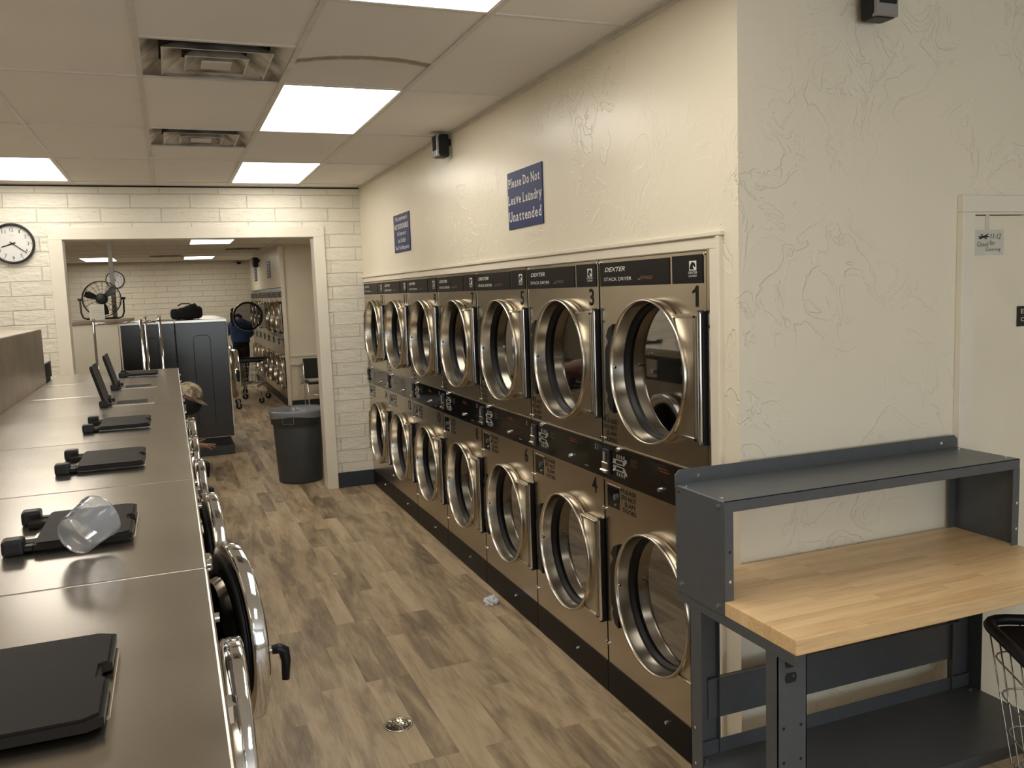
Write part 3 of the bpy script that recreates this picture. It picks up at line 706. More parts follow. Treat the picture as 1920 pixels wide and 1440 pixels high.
for k in range(1, 7):
    c = copy_tree(w0); c.location = (XW, YW-WW*(k+1), 0); ws.append(c)
wl = ['soap lid shut, last of the row by the doorway', 'soap lid standing open, the farther of the two open ones', 'soap lid standing open, the nearer of the two open ones', 'soap lid shut, just in front of the two open lids', 'soap lid shut, bare top, round door ajar',
      'soap lid shut, a clear plastic cup lying on its top', 'nearest the camera, cut by the bottom edge of the photo']
for k, e in enumerate(ws):
    tag(e, 'steel front-load washer, ' + wl[k], 'washer', 'front-load washers in the near row')
    for q in bpy.data.objects:
        if q.parent == e:
            if q.name.startswith('soap_lid') and k in (1, 2): q.rotation_euler = (R(-105), 0, 0)
            if q.name.startswith('door') and q.name.split('.')[0] == 'door': q.rotation_euler = (0, 0, R({4: 10.5, 3: 4.5, 0: 1, 2: 1}.get(k, 0)))

# steel bulkhead behind the washers
b = MB(); b.box(-1.02, -.772, .30, 6.25, 0, 1.674, M['bulk_steel'], .004)
tag(b.build('washer_bulkhead'), 'tall brown-grey steel bulkhead standing behind the row of washers', 'bulkhead')
b = MB()
for a in ((-.95, -.80, 6.30, 6.32, 1.33, 1.44), (-.95, -.80, 6.78, 6.80, 1.33, 1.44), (-.95, -.80, 6.32, 6.78, 1.43, 1.44)): b.box(*a, M['ring'])
b.box(-.94, -.81, 6.30, 6.80, 0, 1.33, M['dark']); b.box(-.94, -.92, 6.32, 6.78, 1.33, 1.43, M['dark'])
tag(b.build('service_trough'), 'small open steel box at the far end of the bulkhead', 'metal box')

# ------------------------------------------------------------------ clear cup on the sixth washer
cm = MB()
cm.lathe([(0, .002), (.038, .002), (.041, 0), (.0415, .004), (.0455, .070), (.0475, .071), (.0475, .075), (.0450, .075), (.0405, .006), (0, .005)], M['cup'], None, 40)
for z in (.02, .035, .05): cm.lathe([(.0415+z*.05, z), (.0428+z*.05, z+.0015), (.0415+z*.05, z+.003)], M['cup'], None, 12, a0=-.3, a1=.3)
co = cm.build('plastic_cup')
tag(co, 'clear plastic measuring cup lying on its side on a black soap lid', 'cup')
# the base rests on the steel, the open rim on the edge of the soap lid
ax = Vector((.065, .088, .032)).normalized()
co.rotation_euler = ax.to_track_quat('Z', 'X').to_euler(); co.location = (-.205, 1.853, ZW+.0455)

# ------------------------------------------------------------------ workbench
BX, BY, BZ, BL, BD = 1.459, 1.752, .884, 1.203, .571
e = empty('workbench', (BX, BY, 0), label='grey steel workbench with a butcher block top and raised back shelf', cat='workbench')
t = MB(); t.box(0, BL, 0, BD, BZ-.044, BZ, M['wood'], .003, seg=2); t.build('wood_top', e)
t = MB()
for x in (0.0, BL-.035): t.box(x+.002, x+.033, .02, BD, BZ-.074, BZ-.0445, M['bench'], .004)
for x in (0, BL-.004): t.box(x, x+.004, .005, BD, BZ-.075, BZ-.0445, M['bench'])
t.box(.03, BL-.03, BD-.03, BD-.004, BZ-.074, BZ-.046, M['bench']); t.build('top_support', e)
def leg(x0, s, y0, y1, front, name='leg'):
    l = MB(); th = .003; w = .098
    a, b_ = (x0, x0+w) if s > 0 else (x0-w, x0)
    if front: l.box(a, b_, y0, y0+th, .004, BZ-.075, M['bench']); l.box(a if s > 0 else b_-th, a+th if s > 0 else b_, y0, y1, .004, BZ-.075, M['bench']); l.box(b_-th if s > 0 else a, b_ if s > 0 else a+th, y0, y0+.02, .004, BZ-.075, M['bench'])
    else: l.box(a, b_, y1-th, y1, .004, BZ-.075, M['bench']); l.box(a if s > 0 else b_-th, a+th if s > 0 else b_, y0, y1, .004, BZ-.075, M['bench']); l.box(b_-th if s > 0 else a, b_ if s > 0 else a+th, y1-.02, y1, .004, BZ-.075, M['bench'])
    l.box(a, b_, y0, y1, .0, .006, M['bench'])
    yy = y0-.0006 if front else y1+.0006
    for z in (.15, .25, .50, .60):
        for xx in (a+.02, b_-.02): l.add([(xx+.005*math.cos(q*PI/5), yy, z+.005*math.sin(q*PI/5)) for q in range(10)], [tuple(range(10))], M['dark'])
    if front and s > 0:
        for z in (.785, .742):
            l.prism([(a+.044+.020*math.cos(q*PI/8)*1.0, z+max(-.014, min(.014, .020*math.sin(q*PI/8)))) for q in range(16)], yy-.0004, yy, M['dark'])
            l.prism([(a+.052+.0035*math.cos(q*PI/3), z+.004+.0035*math.sin(q*PI/3)) for q in range(6)], yy-.0008, yy-.0004, M['bench'])
    for z in (.3, .42): l.cyl((a-.001 if s > 0 else b_+.001, (y0+y1)/2, z), (a-.005 if s > 0 else b_+.005, (y0+y1)/2, z), .005, M['chrome'], n=8)
    return l.build(name, e)
leg(0.0, 1, .075, .125, True); leg(0.0, 1, .44, .50, False); leg(BL, -1, .075, .125, True); leg(BL, -1, .44, .50, False)
t = MB(); t.box(.06, BL-.06, .492, .497, .42, .56, M['bench'], .001); t.box(.06, BL-.06, .480, .497, .557, .560, M['bench']); t.build('stringer', e)
t = MB(); t.box(.004, BL-.004, .128, .49, .300, .303, M['bench']); t.box(.004, BL-.004, .126, .129, .262, .303, M['bench']); t.box(.004, BL-.004, .487, .49, .300, .350, M['bench'])
for x in (.03, BL-.03): t.cyl((x, .16, .303), (x, .16, .307), .006, M['chrome'], n=8); t.cyl((x, .46, .303), (x, .46, .307), .006, M['chrome'], n=8)
t.build('lower_shelf', e)
HY0, HH, th = .312, .302, .003
t = MB(); t.box(0, BL, HY0, BD, BZ+HH-.004, BZ+HH, M['bench'], .001); t.box(0, BL, HY0, HY0+th, BZ+HH-.035, BZ+HH, M['bench'], .001)
t.prism([(-.004, BZ+HH-.01), (-.004, BZ+HH+.030), (.012, BZ+HH+.046), (BL-.012, BZ+HH+.046), (BL+.004, BZ+HH+.030), (BL+.004, BZ+HH-.01)][::-1], BD-.003, BD, M['bench'])
for x in (.08, BL-.08): t.cyl((x, BD-.003, BZ+HH+.022), (x, BD-.008, BZ+HH+.022), .006, M['chrome'], n=8)
for x, yv in ((.012, HY0+.03), (.012, BD-.04), (BL-.03, HY0+.03), (BL-.03, BD-.04)): t.cyl((x, yv, BZ+HH), (x, yv, BZ+HH+.004), .006, M['chrome'], n=8)
t.build('riser_shelf', e)
for s in (0, 1):
    x = -.002 if s == 0 else BL-.001; t = MB()
    t.box(x, x+th, HY0, BD, BZ-.045, BZ+HH-.002, M['bench'], .0008)
    xf = (0, .030) if s == 0 else (BL-.030, BL)
    t.box(xf[0], xf[1], HY0-.002, HY0+.001, BZ+.0, BZ+HH-.034, M['bench']); t.box(xf[0], xf[1], BD-.004, BD-.001, BZ+.0, BZ+HH-.034, M['bench'])
    sx = -.002 if s == 0 else BL-.001
    for yv, z in ((HY0+.03, BZ-.02), (BD-.03, BZ-.015), (HY0+.03, BZ+HH-.02)): t.cyl((sx, yv, z), (sx-.005, yv, z), .0065, M['chrome'], n=8)
    for yv in (BD-.02,): t.add([(sx-.0006, yv+.005*math.cos(q*PI/5), BZ+HH-.02+.005*math.sin(q*PI/5)) for q in range(10)], [tuple(range(10))], M['dark'])
    for z in (BZ+.06, BZ+.15): t.cyl((xf[0]+.015, HY0-.002, z), (xf[0]+.015, HY0-.006, z), .005, M['chrome'], n=8)
    t.build('riser_side', e)

# ------------------------------------------------------------------ wire laundry carts
def make_cart(name='laundry_cart', label='', group=None, loc=(0, 0, 0), rz=0, rack=False):
    e = empty(name, loc, rz, label=label, cat='cart', group=group)
    L, Wd, z0, z1 = .40, .235, .33, .74
    def loop(l, w, z, r=.06):
        p = []
        for cx, cy, a in ((l-r, w-r, 0), (-l+r, w-r, 90), (-l+r, -w+r, 180), (l-r, -w+r, 270)):
            for k in range(5): an = R(a+22.5*k); p.append((cx+r*math.cos(an), cy+r*math.sin(an), z))
        return p
    b = MB()
    for k, z in enumerate((z0, .43, .54, .65, z1)):
        f = .80+.2*(z-z0)/(z1-z0); b.tube(loop(L*f, Wd*f, z), .0028, M['wire'], 6, True)
    n = 11
    for k in range(n):
        x = -1+2*k/(n-1)
        for s in (-1, 1): b.tube([(x*L*.92, s*Wd, z1), (x*L*.92*.8, s*Wd*.8, z0), (x*L*.92*.8, 0, z0)], .0024, M['wire'], 6)
    for k in range(7):
        y = -1+2*k/6
        for s in (-1, 1): b.tube([(s*L, y*Wd*.85, z1), (s*L*.8, y*Wd*.85*.8, z0), (0, y*Wd*.68, z0)], .0024, M['wire'], 6)
    b.build('wire_basket', e)
    r = MB(); r.tube(loop(L+.006, Wd+.006, z1+.004, .07), .017, M['rubber'], 10, True); r.build('bumper_rim', e)
    t = MB(); q = loop(L-.004, Wd-.004, z1-.012, .066); t.add(q+[(x, y, z-.006) for x, y, z in q], [tuple(range(20)), tuple(range(39, 19, -1))]+[(i, (i+1) % 20, (i+1) % 20+20, i+20) for i in range(20)], M['lid']); t.build('plastic_tray', e)
    f = MB(); f.tube(loop(L*.78, Wd*.78, z0-.02, .06), .011, M['wire'], 8, True)
    for sx in (-1, 1):
        f.tube([(sx*L*.78, -Wd*.6, z0-.02), (sx*L*.85, -Wd*.8, .20), (sx*L*.86, -Wd*.86, .15)], .011, M['wire'], 8); f.tube([(sx*L*.78, Wd*.6, z0-.02), (sx*L*.85, Wd*.8, .20), (sx*L*.86, Wd*.86, .15)], .011, M['wire'], 8)
    f.build('frame', e)
    for sx in (-1, 1):
        for sy in (-1, 1):
            c = MB(); x, y = sx*L*.86, sy*Wd*.86
            c.cyl((x-.013, y, .05), (x+.013, y, .05), .05, M['rubber'], n=20); c.cyl((x-.015, y, .05), (x+.015, y, .05), .02, M['spks'], n=12)
            for s in (-1, 1): c.box(x+s*.018-.0015, x+s*.018+.0015, y-.015, y+.015, .04, .13, M['wire'])
            c.box(x-.02, x+.02, y-.018, y+.018, .115, .15, M['wire'], .003); c.build('caster', e)
    if rack:
        k = MB(); ztop = rack
        for s in (-1, 1): k.tube([(s*.36, Wd-.02, z0-.02), (s*.36, Wd+.03, z1), (s*.36, Wd+.03, ztop)], .0125, M['chrome'], 10)
        for s in (-1, 1): k.cyl((s*.36, Wd+.03, ztop), (s*.36, Wd+.03, ztop+.02), .017, M['ivory'])
        k.tube([(-.36, Wd+.03, ztop-.035), (.36, Wd+.03, ztop-.035)], .0125, M['chrome'], 10); k.build('hanging_rack', e)
    return e
make_cart(label='wire laundry cart with a black bumper rim beside the workbench', loc=(2.30, 1.42, 0), rz=R(60))
make_cart(label='laundry cart with a tall chrome hanging rack, left one, standing behind the washers', group='laundry carts', loc=(-.28, 9.68, 0), rz=R(50), rack=1.655)
make_cart(label='laundry cart with a chrome hanging rack seen nearly edge-on, just inside the doorway', group='laundry carts', loc=(-.43, 8.775, 0), rz=R(-102), rack=1.675)
make_cart(label='dark wire laundry cart standing by the back room dryers', group='laundry carts', loc=(1.28, 15.9, 0), rz=R(75))
make_cart(label='second wire cart in the back room, farther left behind the washer door', group='laundry carts', loc=(.70, 15.2, 0), rz=R(100))

# ------------------------------------------------------------------ signs, clocks, speakers and other wall things
STEM = {'P': [(.08, 'tb')], 'l': [(.5, 'tb')], 'a': [], 'D': [(.08, 'tb')], 'N': [(.08, 'tb'), (.92, 'tb')], 't': [], 'L': [(.08, 'tb')], 'v': [(.08, 'x'), (.92, 'x')], 'u': [(.1, 'x'), (.9, 'x')],
        'n': [(.1, 'b'), (.9, 'b')], 'd': [(.86, 't')], 'r': [(.25, 'bx')], 'y': [(.08, 'x'), (.92, 'x')], 'U': [(.1, 't'), (.9, 't')], 'T': [(.5, 'b')], 'h': [(.1, 'tb'), (.9, 'b')], 'i': [(.5, 'bx')], 'm': [(.06, 'bx'), (.5, 'b'), (.94, 'b')],
        'R': [(.1, 'tb'), (.92, 'b')], 'E': [(.1, 'tb')], 'I': [(.5, 'tb')], 'B': [(.1, 'tb')], 'F': [(.1, 'tb')], 'M': [(.06, 'tb'), (.94, 'tb')], 'k': [(.1, 'tb'), (.9, 'b')], 'C': [], 'Y': [(.08, 't'), (.92, 't'), (.5, 'b')]}
_raw = {}
def raw(ch, off):
    if (ch, off) in _raw: return _raw[ch, off]
    c = bpy.data.curves.new('t', 'FONT'); c.body = ch; c.size = 1; c.offset = off; c.resolution_u = 3
    o = bpy.data.objects.new('t', c); COL.objects.link(o); bpy.context.view_layer.update()
    me = bpy.data.meshes.new_from_object(o.evaluated_get(bpy.context.evaluated_depsgraph_get()))
    vs = [v.co.copy() for v in me.vertices]; fs = [tuple(p.vertices) for p in me.polygons]
    bpy.data.objects.remove(o); bpy.data.curves.remove(c); bpy.data.meshes.remove(me)
    x0 = min(v.x for v in vs); w = max(v.x for v in vs)-x0
    _raw[ch, off] = ([(v.x-x0, v.y) for v in vs], fs, w); return _raw[ch, off]
def slab(o, body, x0, z0, w, h, y, m, off):
    gap, tot = .16, 0; lay = []
    for ch in body:
        if ch == ' ': tot += .30; continue
        g = raw(ch, off); lay.append((ch, g, tot)); tot += g[2]+gap
    tot -= gap; sx = w/tot; sz = h/.73; t = .07
    for ch, g, x in lay:
        o.add([(x0+(x+a)*sx, y, z0+b*sz) for a, b in g[0]], g[1], m)
        for p, k in STEM.get(ch, []):
            cx = x+g[2]*p; hw = .115
            for q in k:
                zb = {'b': -.01, 't': .735-t, 'x': .55-t}[q]
                X = (x0+(cx-hw)*sx, x0+(cx+hw)*sx); Z = (z0+zb*sz, z0+(zb+t)*sz)
                o.add([(X[0], y-.0002, Z[0]), (X[1], y-.0002, Z[0]), (X[1], y-.0002, Z[1]), (X[0], y-.0002, Z[1])], [(0, 1, 2, 3)], m)
def wallsign(name, yl, z0, w, h, label, lines, mat, ink, cat='sign'):
    o = MB(); o.box(0, w, -.006, -.0005, 0, h, mat, .001)
    for (t, x, z, ww, hh, off, mm) in lines: slab(o, t, x, z, ww, hh, -.0066, mm or ink, off)
    q = o.build(name); q.location = (XD, yl, z0); q.rotation_euler = (0, 0, R(-90)); return tag(q, label, cat)
wallsign('notice_sign', 4.335, 2.135, .455, .294, 'larger blue notice sign above the dryers, asking not to leave laundry unattended',
         [('Please Do Not', .018, .215, .41, .046, .016, None), ('Leave Laundry', .010, .128, .435, .046, .016, None), ('Unattended', .012, .040, .425, .050, .016, None)], M['blue'], M['white'])
wallsign('notice_sign', 6.84, 2.140, .48, .292, 'smaller-looking blue notice sign nearer the block wall, five lines of lettering',
         [('This Laundromat is', .06, .245, .36, .030, .02, None), ('NOT RESPONSIBLE', .03, .180, .42, .038, .03, None), ('For Damaged or', .11, .130, .26, .030, .02, None), ('Lost Clothing', .12, .075, .24, .034, .02, None), ('Thank You, Management', .03, .022, .42, .030, .015, None)], M['blue'], M['white'])
for yy, lab in ((16.47, 'nearer small grey notice sign on the back room dryer wall'), (18.95, 'farther small grey notice sign on the back room dryer wall')):
    q = MB(); q.box(0, .5, -.008, -.0005, 0, .30, M['blue'])
    for k in range(5): q.box(.05, .45, -.0086, -.008, .03+.055*k, .055+.055*k, M['silver'])
    q = q.build('notice_sign'); q.location = (XD, yy, 2.175); q.rotation_euler = (0, 0, R(-90)); tag(q, lab, 'sign')
def clock(x, y, z, r, label, t, fr):
    e = empty('wall_clock', (x, y, z), label=label, cat='clock')
    f = MB(); f.lathe([(r-.020, .010), (r-.018, .034), (r-.010, .040), (r-.002, .036), (r, .020), (r-.003, .0005)], M['blackm'], RX(90), 64); f.build('rim', e)
    d = MB(); d.disc(r-.016, .012, M['clock'], RX(90), 64)
    for k in range(12):
        a = R(30*(k+1)); cx, cz = math.sin(a), math.cos(a); t_ = str(k+1); s = r*.17
        w = s*.55*len(t_) if t_ not in ('1',) else s*.25
        if t_ in ('10', '11', '12'): w = s*.95
        d.text(t_, cx*r*.68-w/2, cz*r*.68-s/2, w, s, -.0128, M['ink'])
        d.prism([(cx*r*.82-.003, cz*r*.82-.003), (cx*r*.82-.003, cz*r*.82+.003), (cx*r*.82+.003, cz*r*.82+.003), (cx*r*.82+.003, cz*r*.82-.003)], -.0126, -.0124, M['ink'])
    d.text('quartz', -.018, r*.38, .036, .006, -.0128, M['silver']); d.build('dial', e)
    for nm, ang, ln, wd, yy in (('hour_hand', t[0], r*.52, .0045, -.016), ('minute_hand', t[1], r*.76, .0035, -.019)):
        h = MB(); h.prism([(-wd, -r*.14), (-wd*.7, ln), (wd*.7, ln), (wd, -r*.14)][::-1], yy-.001, yy, M['ink'], RY(ang)); h.build(nm, e)
    MB().lathe([(0, 0), (.006, 0), (.006, .022), (0, .024)], M['ink'], RX(90), 12).build('hand_pin', e)
clock(-1.149, YB, 2.335, .165, 'black-rimmed round wall clock on the white block wall by the doorway', (251, 128), 1)
clock(-1.02, Y2E, 2.31, .185, 'round wall clock far away in the back room, partly behind the post', (140, 20), 1)
def speaker(name, loc, rz, label, s=1):
    e = empty(name, loc, rz, label=label, cat='speaker')
    b = MB(); w, d, h = .075*s, .12*s, .215*s
    b.box(-w, w, -d, 0, -h, 0, M['black'], .016, seg=3); b.build('cabinet', e)
    g = MB(); g.box(-w+.008, w-.008, -d-.006, -d+.004, -h+.045, -.008, M['spk'], .005, seg=2); g.build('grille', e)
    f = MB(); f.box(-w+.001, -w+.010, -d-.007, -d+.02, -h+.004, -.004, M['spks'], .003); f.box(-w+.004, w-.004, -d-.008, -d+.01, -h+.004, -h+.044, M['spks'], .004); f.box(w-.010, w-.001, -d-.004, -d+.02, -h+.004, -.004, M['spks'], .003); f.build('silver_trim', e)
    k = MB(); k.box(-.02, .02, -.005, .018*s+.008, -.10*s, -.04*s, M['black'], .003); k.build('wall_bracket', e)
    return e
speaker('wall_speaker', (XD-.020, 5.31, 2.800), R(-90), 'small black speaker high on the dryer wall, near the ceiling corner', .66)
speaker('wall_speaker', (2.235, YC-.020, 2.790), R(0), 'black and silver speaker on the near wall, cut by the top edge of the photo', .62)
speaker('wall_speaker', (XD-.026, 17.8, 2.62), R(-90), 'small black speaker on the back room dryer wall', .9)
e = empty('security_camera', (XD, 2.405, 2.765), R(-90), label='white box-shaped camera on the wall at the corner, cut by the top of the photo', cat='camera')
b = MB(); b.box(-.025, .025, -.010, 0, -.02, .03, M['paper'], .004); b.build('mount', e)
b = MB(); b.box(-.024, .024, -.060, -.008, -.030, .022, M['paper'], .010, seg=2, X=RX(12)); b.build('body', e)
b = MB(); b.cyl((0, -.088, -.012), (0, -.096, -.014), .012, M['black'], X=None) if False else b.box(-.009, .009, -.064, -.056, -.028, -.010, M['black'], .003); b.build('lens', e)
e = empty('security_camera', (1.50, Y2E-.06, ZC2), 0, label='small dark dome camera in the far ceiling corner of the back room', cat='camera')
MB().lathe([(.07, 0), (.07, -.03), (.06, -.035)], M['spks'], None, 24).build('mount', e); MB().lathe([(.06, -.03), (.052, -.06), (.03, -.085), (0, -.092)], M['black'], None, 24).build('dome', e)
b = MB(); b.box(0, .20, -.004, 0, 0, .076, M['gloss'], .0015); b.text('Employees', .018, .043, .150, .022, -.0046, M['white']); b.text('Only', .018, .014, .056, .020, -.0046, M['white'])
q = b.build('door_sign', None, (2.966, YC-.0125, 1.615)); tag(q, 'small black sign with white lettering on the cream door, cut by the right edge', 'sign')
b = MB(); n = 8; vs = []; fs = []
for i in range(n+1):
    for j in range(5): vs.append((.152*i/n, -.0010-.0016*math.sin(i*.9+j)*(j != 4), .092*j/4))
for i in range(n):
    for j in range(4): fs.append((i*5+j, (i+1)*5+j, (i+1)*5+j+1, i*5+j+1))
b.add(vs, fs, M['paper'], None, True)
b.box(.058, .078, -.0006, -.0002, .088, .155, M['paper'])
b.text('3-6', .028, .058, .040, .018, -.004, M['ink'], 0, .3); b.prism([(.024, .064), (.024, .068), (.074, .070), (.074, .066)][::-1], -.0042, -.0038, M['ink']); b.prism([(.026, .058), (.026, .060), (.072, .078), (.072, .075)][::-1], -.0042, -.0038, M['ink'])
b.text('11-12', .082, .058, .052, .019, -.004, M['ink'], -.01, .3); b.text('Closed', .016, .032, .056, .016, -.004, M['ink'], -.012, .1); b.text('for', .080, .036, .026, .017, -.004, M['ink'], -.012, .1); b.text('Cleaning', .060, .012, .074, .015, -.004, M['ink'], -.012, .15)
q = b.build('paper_note', None, (2.735, YC-.0125, 1.885)); tag(q, 'handwritten paper note taped to the top corner of the cream door', 'note')
b = MB(); b.box(0, .07, -.006, 0, 0, .115, M['outlet'], .002)
for z in (.032, .078): b.box(.022, .048, -.0085, -.004, z-.012, z+.012, M['wall_smooth'], .003)
tag(b.build('wall_outlet', None, (1.925, Y2N-.061, .40)), 'pale wall outlet left of the black chair in the back room', 'outlet')

# ------------------------------------------------------------------ bin, drain and litter
e = empty('trash_can', (1.105, 8.69, 0), label='round grey plastic trash can with a clear liner in the doorway', cat='trash can')
b = MB(); b.lathe([(0, .004), (.200, .004), (.208, 0), (.214, .012), (.238, .54), (.240, .58), (.256, .585), (.258, .69), (.268, .695), (.270, .715), (.258, .718), (.252, .70), (.232, .55), (.205, .02), (0, .018)], M['can'], None, 56)
b.build('bin', e)
lb = MB(); a0 = R(-118)
for (u, v, z0, z1) in ((-.22, -.21, .60, .68), (.21, .22, .60, .68), (-.22, .22, .60, .603), (-.22, .22, .677, .68)): lb.lathe([(.2605, z0), (.2605, z1)], M['spks'], None, 8, a0=a0+u, a1=a0+v)
lb.build('label_frame', e)
b = MB(); n = 120; vs = []; fs = []; prof = [(.262, .655), (.266, .68), (.276, .705), (.271, .724), (.255, .715), (.235, .67), (.21, .61), (.13, .585), (0, .575)]
random.seed(3); ph = [random.uniform(0, 6.28) for _ in range(6)]
for i in range(n):
    a = 2*PI*i/n
    for k, (r, z) in enumerate(prof):
        wv = (math.sin(a*31+ph[0]+k)*.4+math.sin(a*17+ph[1])*.3+math.sin(a*47+ph[2])*.3)
        amp = [.002, .001, .001, .002, .006, .010, .012, .012, 0][k]
        vs.append(((r+wv*amp)*math.cos(a), (r+wv*amp)*math.sin(a), z+wv*amp*.8+(.012*math.sin(a*3+1) if k == 0 else 0)))
P = len(prof)
for i in range(n):
    for k in range(P-1): fs.append((i*P+k, ((i+1) % n)*P+k, ((i+1) % n)*P+k+1, i*P+k+1))
b.add(vs, fs, M['liner'], None, True); b.build('liner', e)
b = MB(); b.lathe([(.062, .0005), (.062, .003), (.055, .0035), (.054, .002), (0, .002)], M['ring'], None, 32)
for k in range(1, 4):
    for j in range(6*k): a = 2*PI*j/(6*k)+k*.3; b.disc(.0042, .0024, M['dark'], T(.0145*k*math.cos(a), .0145*k*math.sin(a), 0), 8)
tag(b.build('floor_drain', None, (.775, 3.44, 0)), 'round perforated metal drain cover set in the plank floor', 'drain')
def crumple(name, loc, sx, sy, sz, seed, m, label, cat):
    random.seed(seed); bm = bmesh.new(); bmesh.ops.create_icosphere(bm, subdivisions=4, radius=1)
    dirs = [(Vector((random.gauss(0, 1), random.gauss(0, 1), random.gauss(0, 1))).normalized(), random.uniform(-.28, .28), random.uniform(2, 8)) for _ in range(18)]
    for v in bm.verts:
        k = 1+sum(a*abs(math.sin(f*v.co.dot(d))) for d, a, f in dirs)*.42
        v.co = Vector((v.co.x*k*sx, v.co.y*k*sy, max(-.25, v.co.z)*k*sz))
    zmin = min(v.co.z for v in bm.verts)
    for v in bm.verts: v.co.z -= zmin
    me = bpy.data.meshes.new(name); bm.to_mesh(me); bm.free(); me.materials.append(m)
    o = bpy.data.objects.new(name, me); COL.objects.link(o); o.location = loc; return tag(o, label, cat)
crumple('crumpled_tissue', (1.625, 4.60, .001), .055, .050, .045, 5, M['tissue'], 'crumpled white tissue on the floor against the dryer kick plates', 'tissue')
crumple('paper_scrap', (.882, 5.555, .001), .016, .012, .009, 9, M['tissue'], 'tiny white scrap in the middle of the plank floor', 'scrap')

# ------------------------------------------------------------------ back room: tall washers back to back, counter, fan and the rest
TX, TY, TW, TH = .04, 10.6, .87, 1.60
def tall_washer(y, facing, label):
    # front faces -Y in its own space; width along x = TW, depth .563
    D = .563
    if facing > 0: e = empty('tall_washer', (TX+D+.002, y, 0), R(90), label=label, cat='washer', group='tall washers in the back room')
    else: e = empty('tall_washer', (TX-D-.002, y+TW, 0), R(-90), label=label, cat='washer', group='tall washers in the back room')
    g = .002; b = MB()
    b.plate(g, TW-g, .22, TH-.04, [(TW/2, .91, .23)], 0, .03, M['steel'])
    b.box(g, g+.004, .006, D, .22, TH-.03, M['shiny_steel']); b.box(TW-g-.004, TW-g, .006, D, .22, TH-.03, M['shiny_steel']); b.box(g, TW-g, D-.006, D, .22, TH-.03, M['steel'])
    b.box(g, TW-g, .0, D, .215, .222, M['steel']); b.build('cabinet', e)
    for xs in ((g-.003) if facing > 0 else TW-g+.003,):
        s = MB(); pts = []
        y0, y1, z0, z1, r = .19, .375, .36, 1.42, .05
        for cy, cz, a in ((y1-r, z1-r, 0), (y0+r, z1-r, 90), (y0+r, z0+r, 180), (y1-r, z0+r, 270)):
            for k in range(6): an = R(a+18*k); pts.append((xs, cy+r*math.cos(an), cz+r*math.sin(an)))
        s.tube(pts, .003, M['shiny_steel'], 8, True); s.build('embossed_panel', e)
    t = MB(); t.box(g, TW-g, -.004, D, TH-.04, TH, M['ring'], .004); t.build('top_panel', e)
    t = MB(); t.box(g+.0, TW-g, .0, D, 0, .11, M['can'], .004); t.box(.03, TW-.03, .04, D-.01, .11, .216, M['blackm']); t.build('base', e)
    t = MB(); t.box(g-.003, g+.012, -.012, .001, .33, TH-.05, M['ivory'], .001) if facing > 0 else t.box(TW-g-.012, TW-g+.003, -.012, .001, .33, TH-.05, M['ivory'], .001); t.build('lit_edge_strip', e)  # pale strip stands in for the lit front edge, brightness in its colour
    cp = MB(); cp.box(.05, TW-.05, -.006, .0, 1.30, 1.52, M['gloss'], .001); cp.box(.1, .3, -.008, -.004, 1.36, 1.46, M['silver']); cp.build('control_panel', e)
    X = T(TW/2, 0, .91) @ RX(90); do = MB()
    do.lathe([(.25, .002), (.285, .03), (.305, .06), (.308, .10), (.30, .125), (.282, .13), (.26, .12), (.24, .09)], M['chrome'], X, 56); d = do.build('door', e)
    ga = MB(); ga.lathe([(.24, .09), (.22, .075), (.20, .06)], M['rubber'], X, 48); ga.build('gasket', d)
    gl = MB(); gl.lathe([(.20, .06), (.15, .07), (0, .075)], M['glass'], X, 40); gl.build('glass', d)
    MB().box(TW/2-.34, TW/2-.29, -.12, -.08, .84, .98, M['black'], .01).build('door_handle', d)
    dm = MB(); dm.lathe([(.23, -.02), (.25, -.06), (.25, -.40), (0, -.40)], M['drum'], X, 32); dm.build('drum', e)
    return e
tall_washer(TY, 1, 'tall steel washer under the black bag, plain side facing the camera, door facing the aisle')
tall_washer(TY, -1, 'tall steel washer beside the cream counter, plain side facing the camera')
tall_washer(TY+TW+.008, 1, 'tall steel washer next behind the right one, mostly hidden')
tall_washer(TY+2*TW+.016, 1, 'tall steel washer third along the back room aisle, mostly hidden')
b = MB(); b.box(-1.035, -.548, TY, 10.70, 0, TH, M['wall_smooth']); b.box(-1.035, -.70, 10.70, 11.35, 0, TH, M['wall_smooth']); q = b.build('counter'); tag(q, 'cream boxed counter with a grey-brown laminate top, left of the tall steel washers', 'counter')
b = MB(); b.box(-1.06, -.40, TY-.015, 11.36, TH+.002, TH+.042, M['cap'], .003); b.build('counter_top', q)
b = MB(); b.box(-.625, -.575, 11.20, 11.25, TH+.042, ZC2, M['pole'], .003); tag(b.build('ceiling_post'), 'slim grey square post rising from the counter to the ceiling', 'post')
b = MB(); b.box(-.835, -.68, 10.74, 10.752, TH+.0425, TH+.215, M['paper'], .001); b.box(-.835, -.68, 10.752, 10.80, TH+.0425, TH+.046, M['paper'])
for k in range(5): b.box(-.815, -.70-.01*(k % 2), 10.7392, 10.7398, TH+.07+.026*k, TH+.073+.026*k, M['silver'])
tag(b.build('counter_card'), 'plain pale card standing on the counter in front of the fan', 'card')
e = empty('floor_fan', (-.715, 11.02, TH+.042), 0, label='black round drum fan in a U-shaped stand on the counter', cat='fan')
FZ = .235
f = MB(); X = T(0, 0, FZ) @ RX(90); f.lathe([(.198, -.055), (.207, -.058), (.207, .058), (.198, .055)], M['blackm'], X, 56, close=True); hsg = f.build('housing', e)
f = MB()
for k in range(18):
    a = 2*PI*k/18
    for y in (-.056, .056): f.tube([(.045*math.cos(a), y*1.25, FZ+.045*math.sin(a)), (.13*math.cos(a+.05), y*1.15, FZ+.13*math.sin(a+.05)), (.200*math.cos(a+.1), y, FZ+.200*math.sin(a+.1))], .0016, M['blackm'], 5)
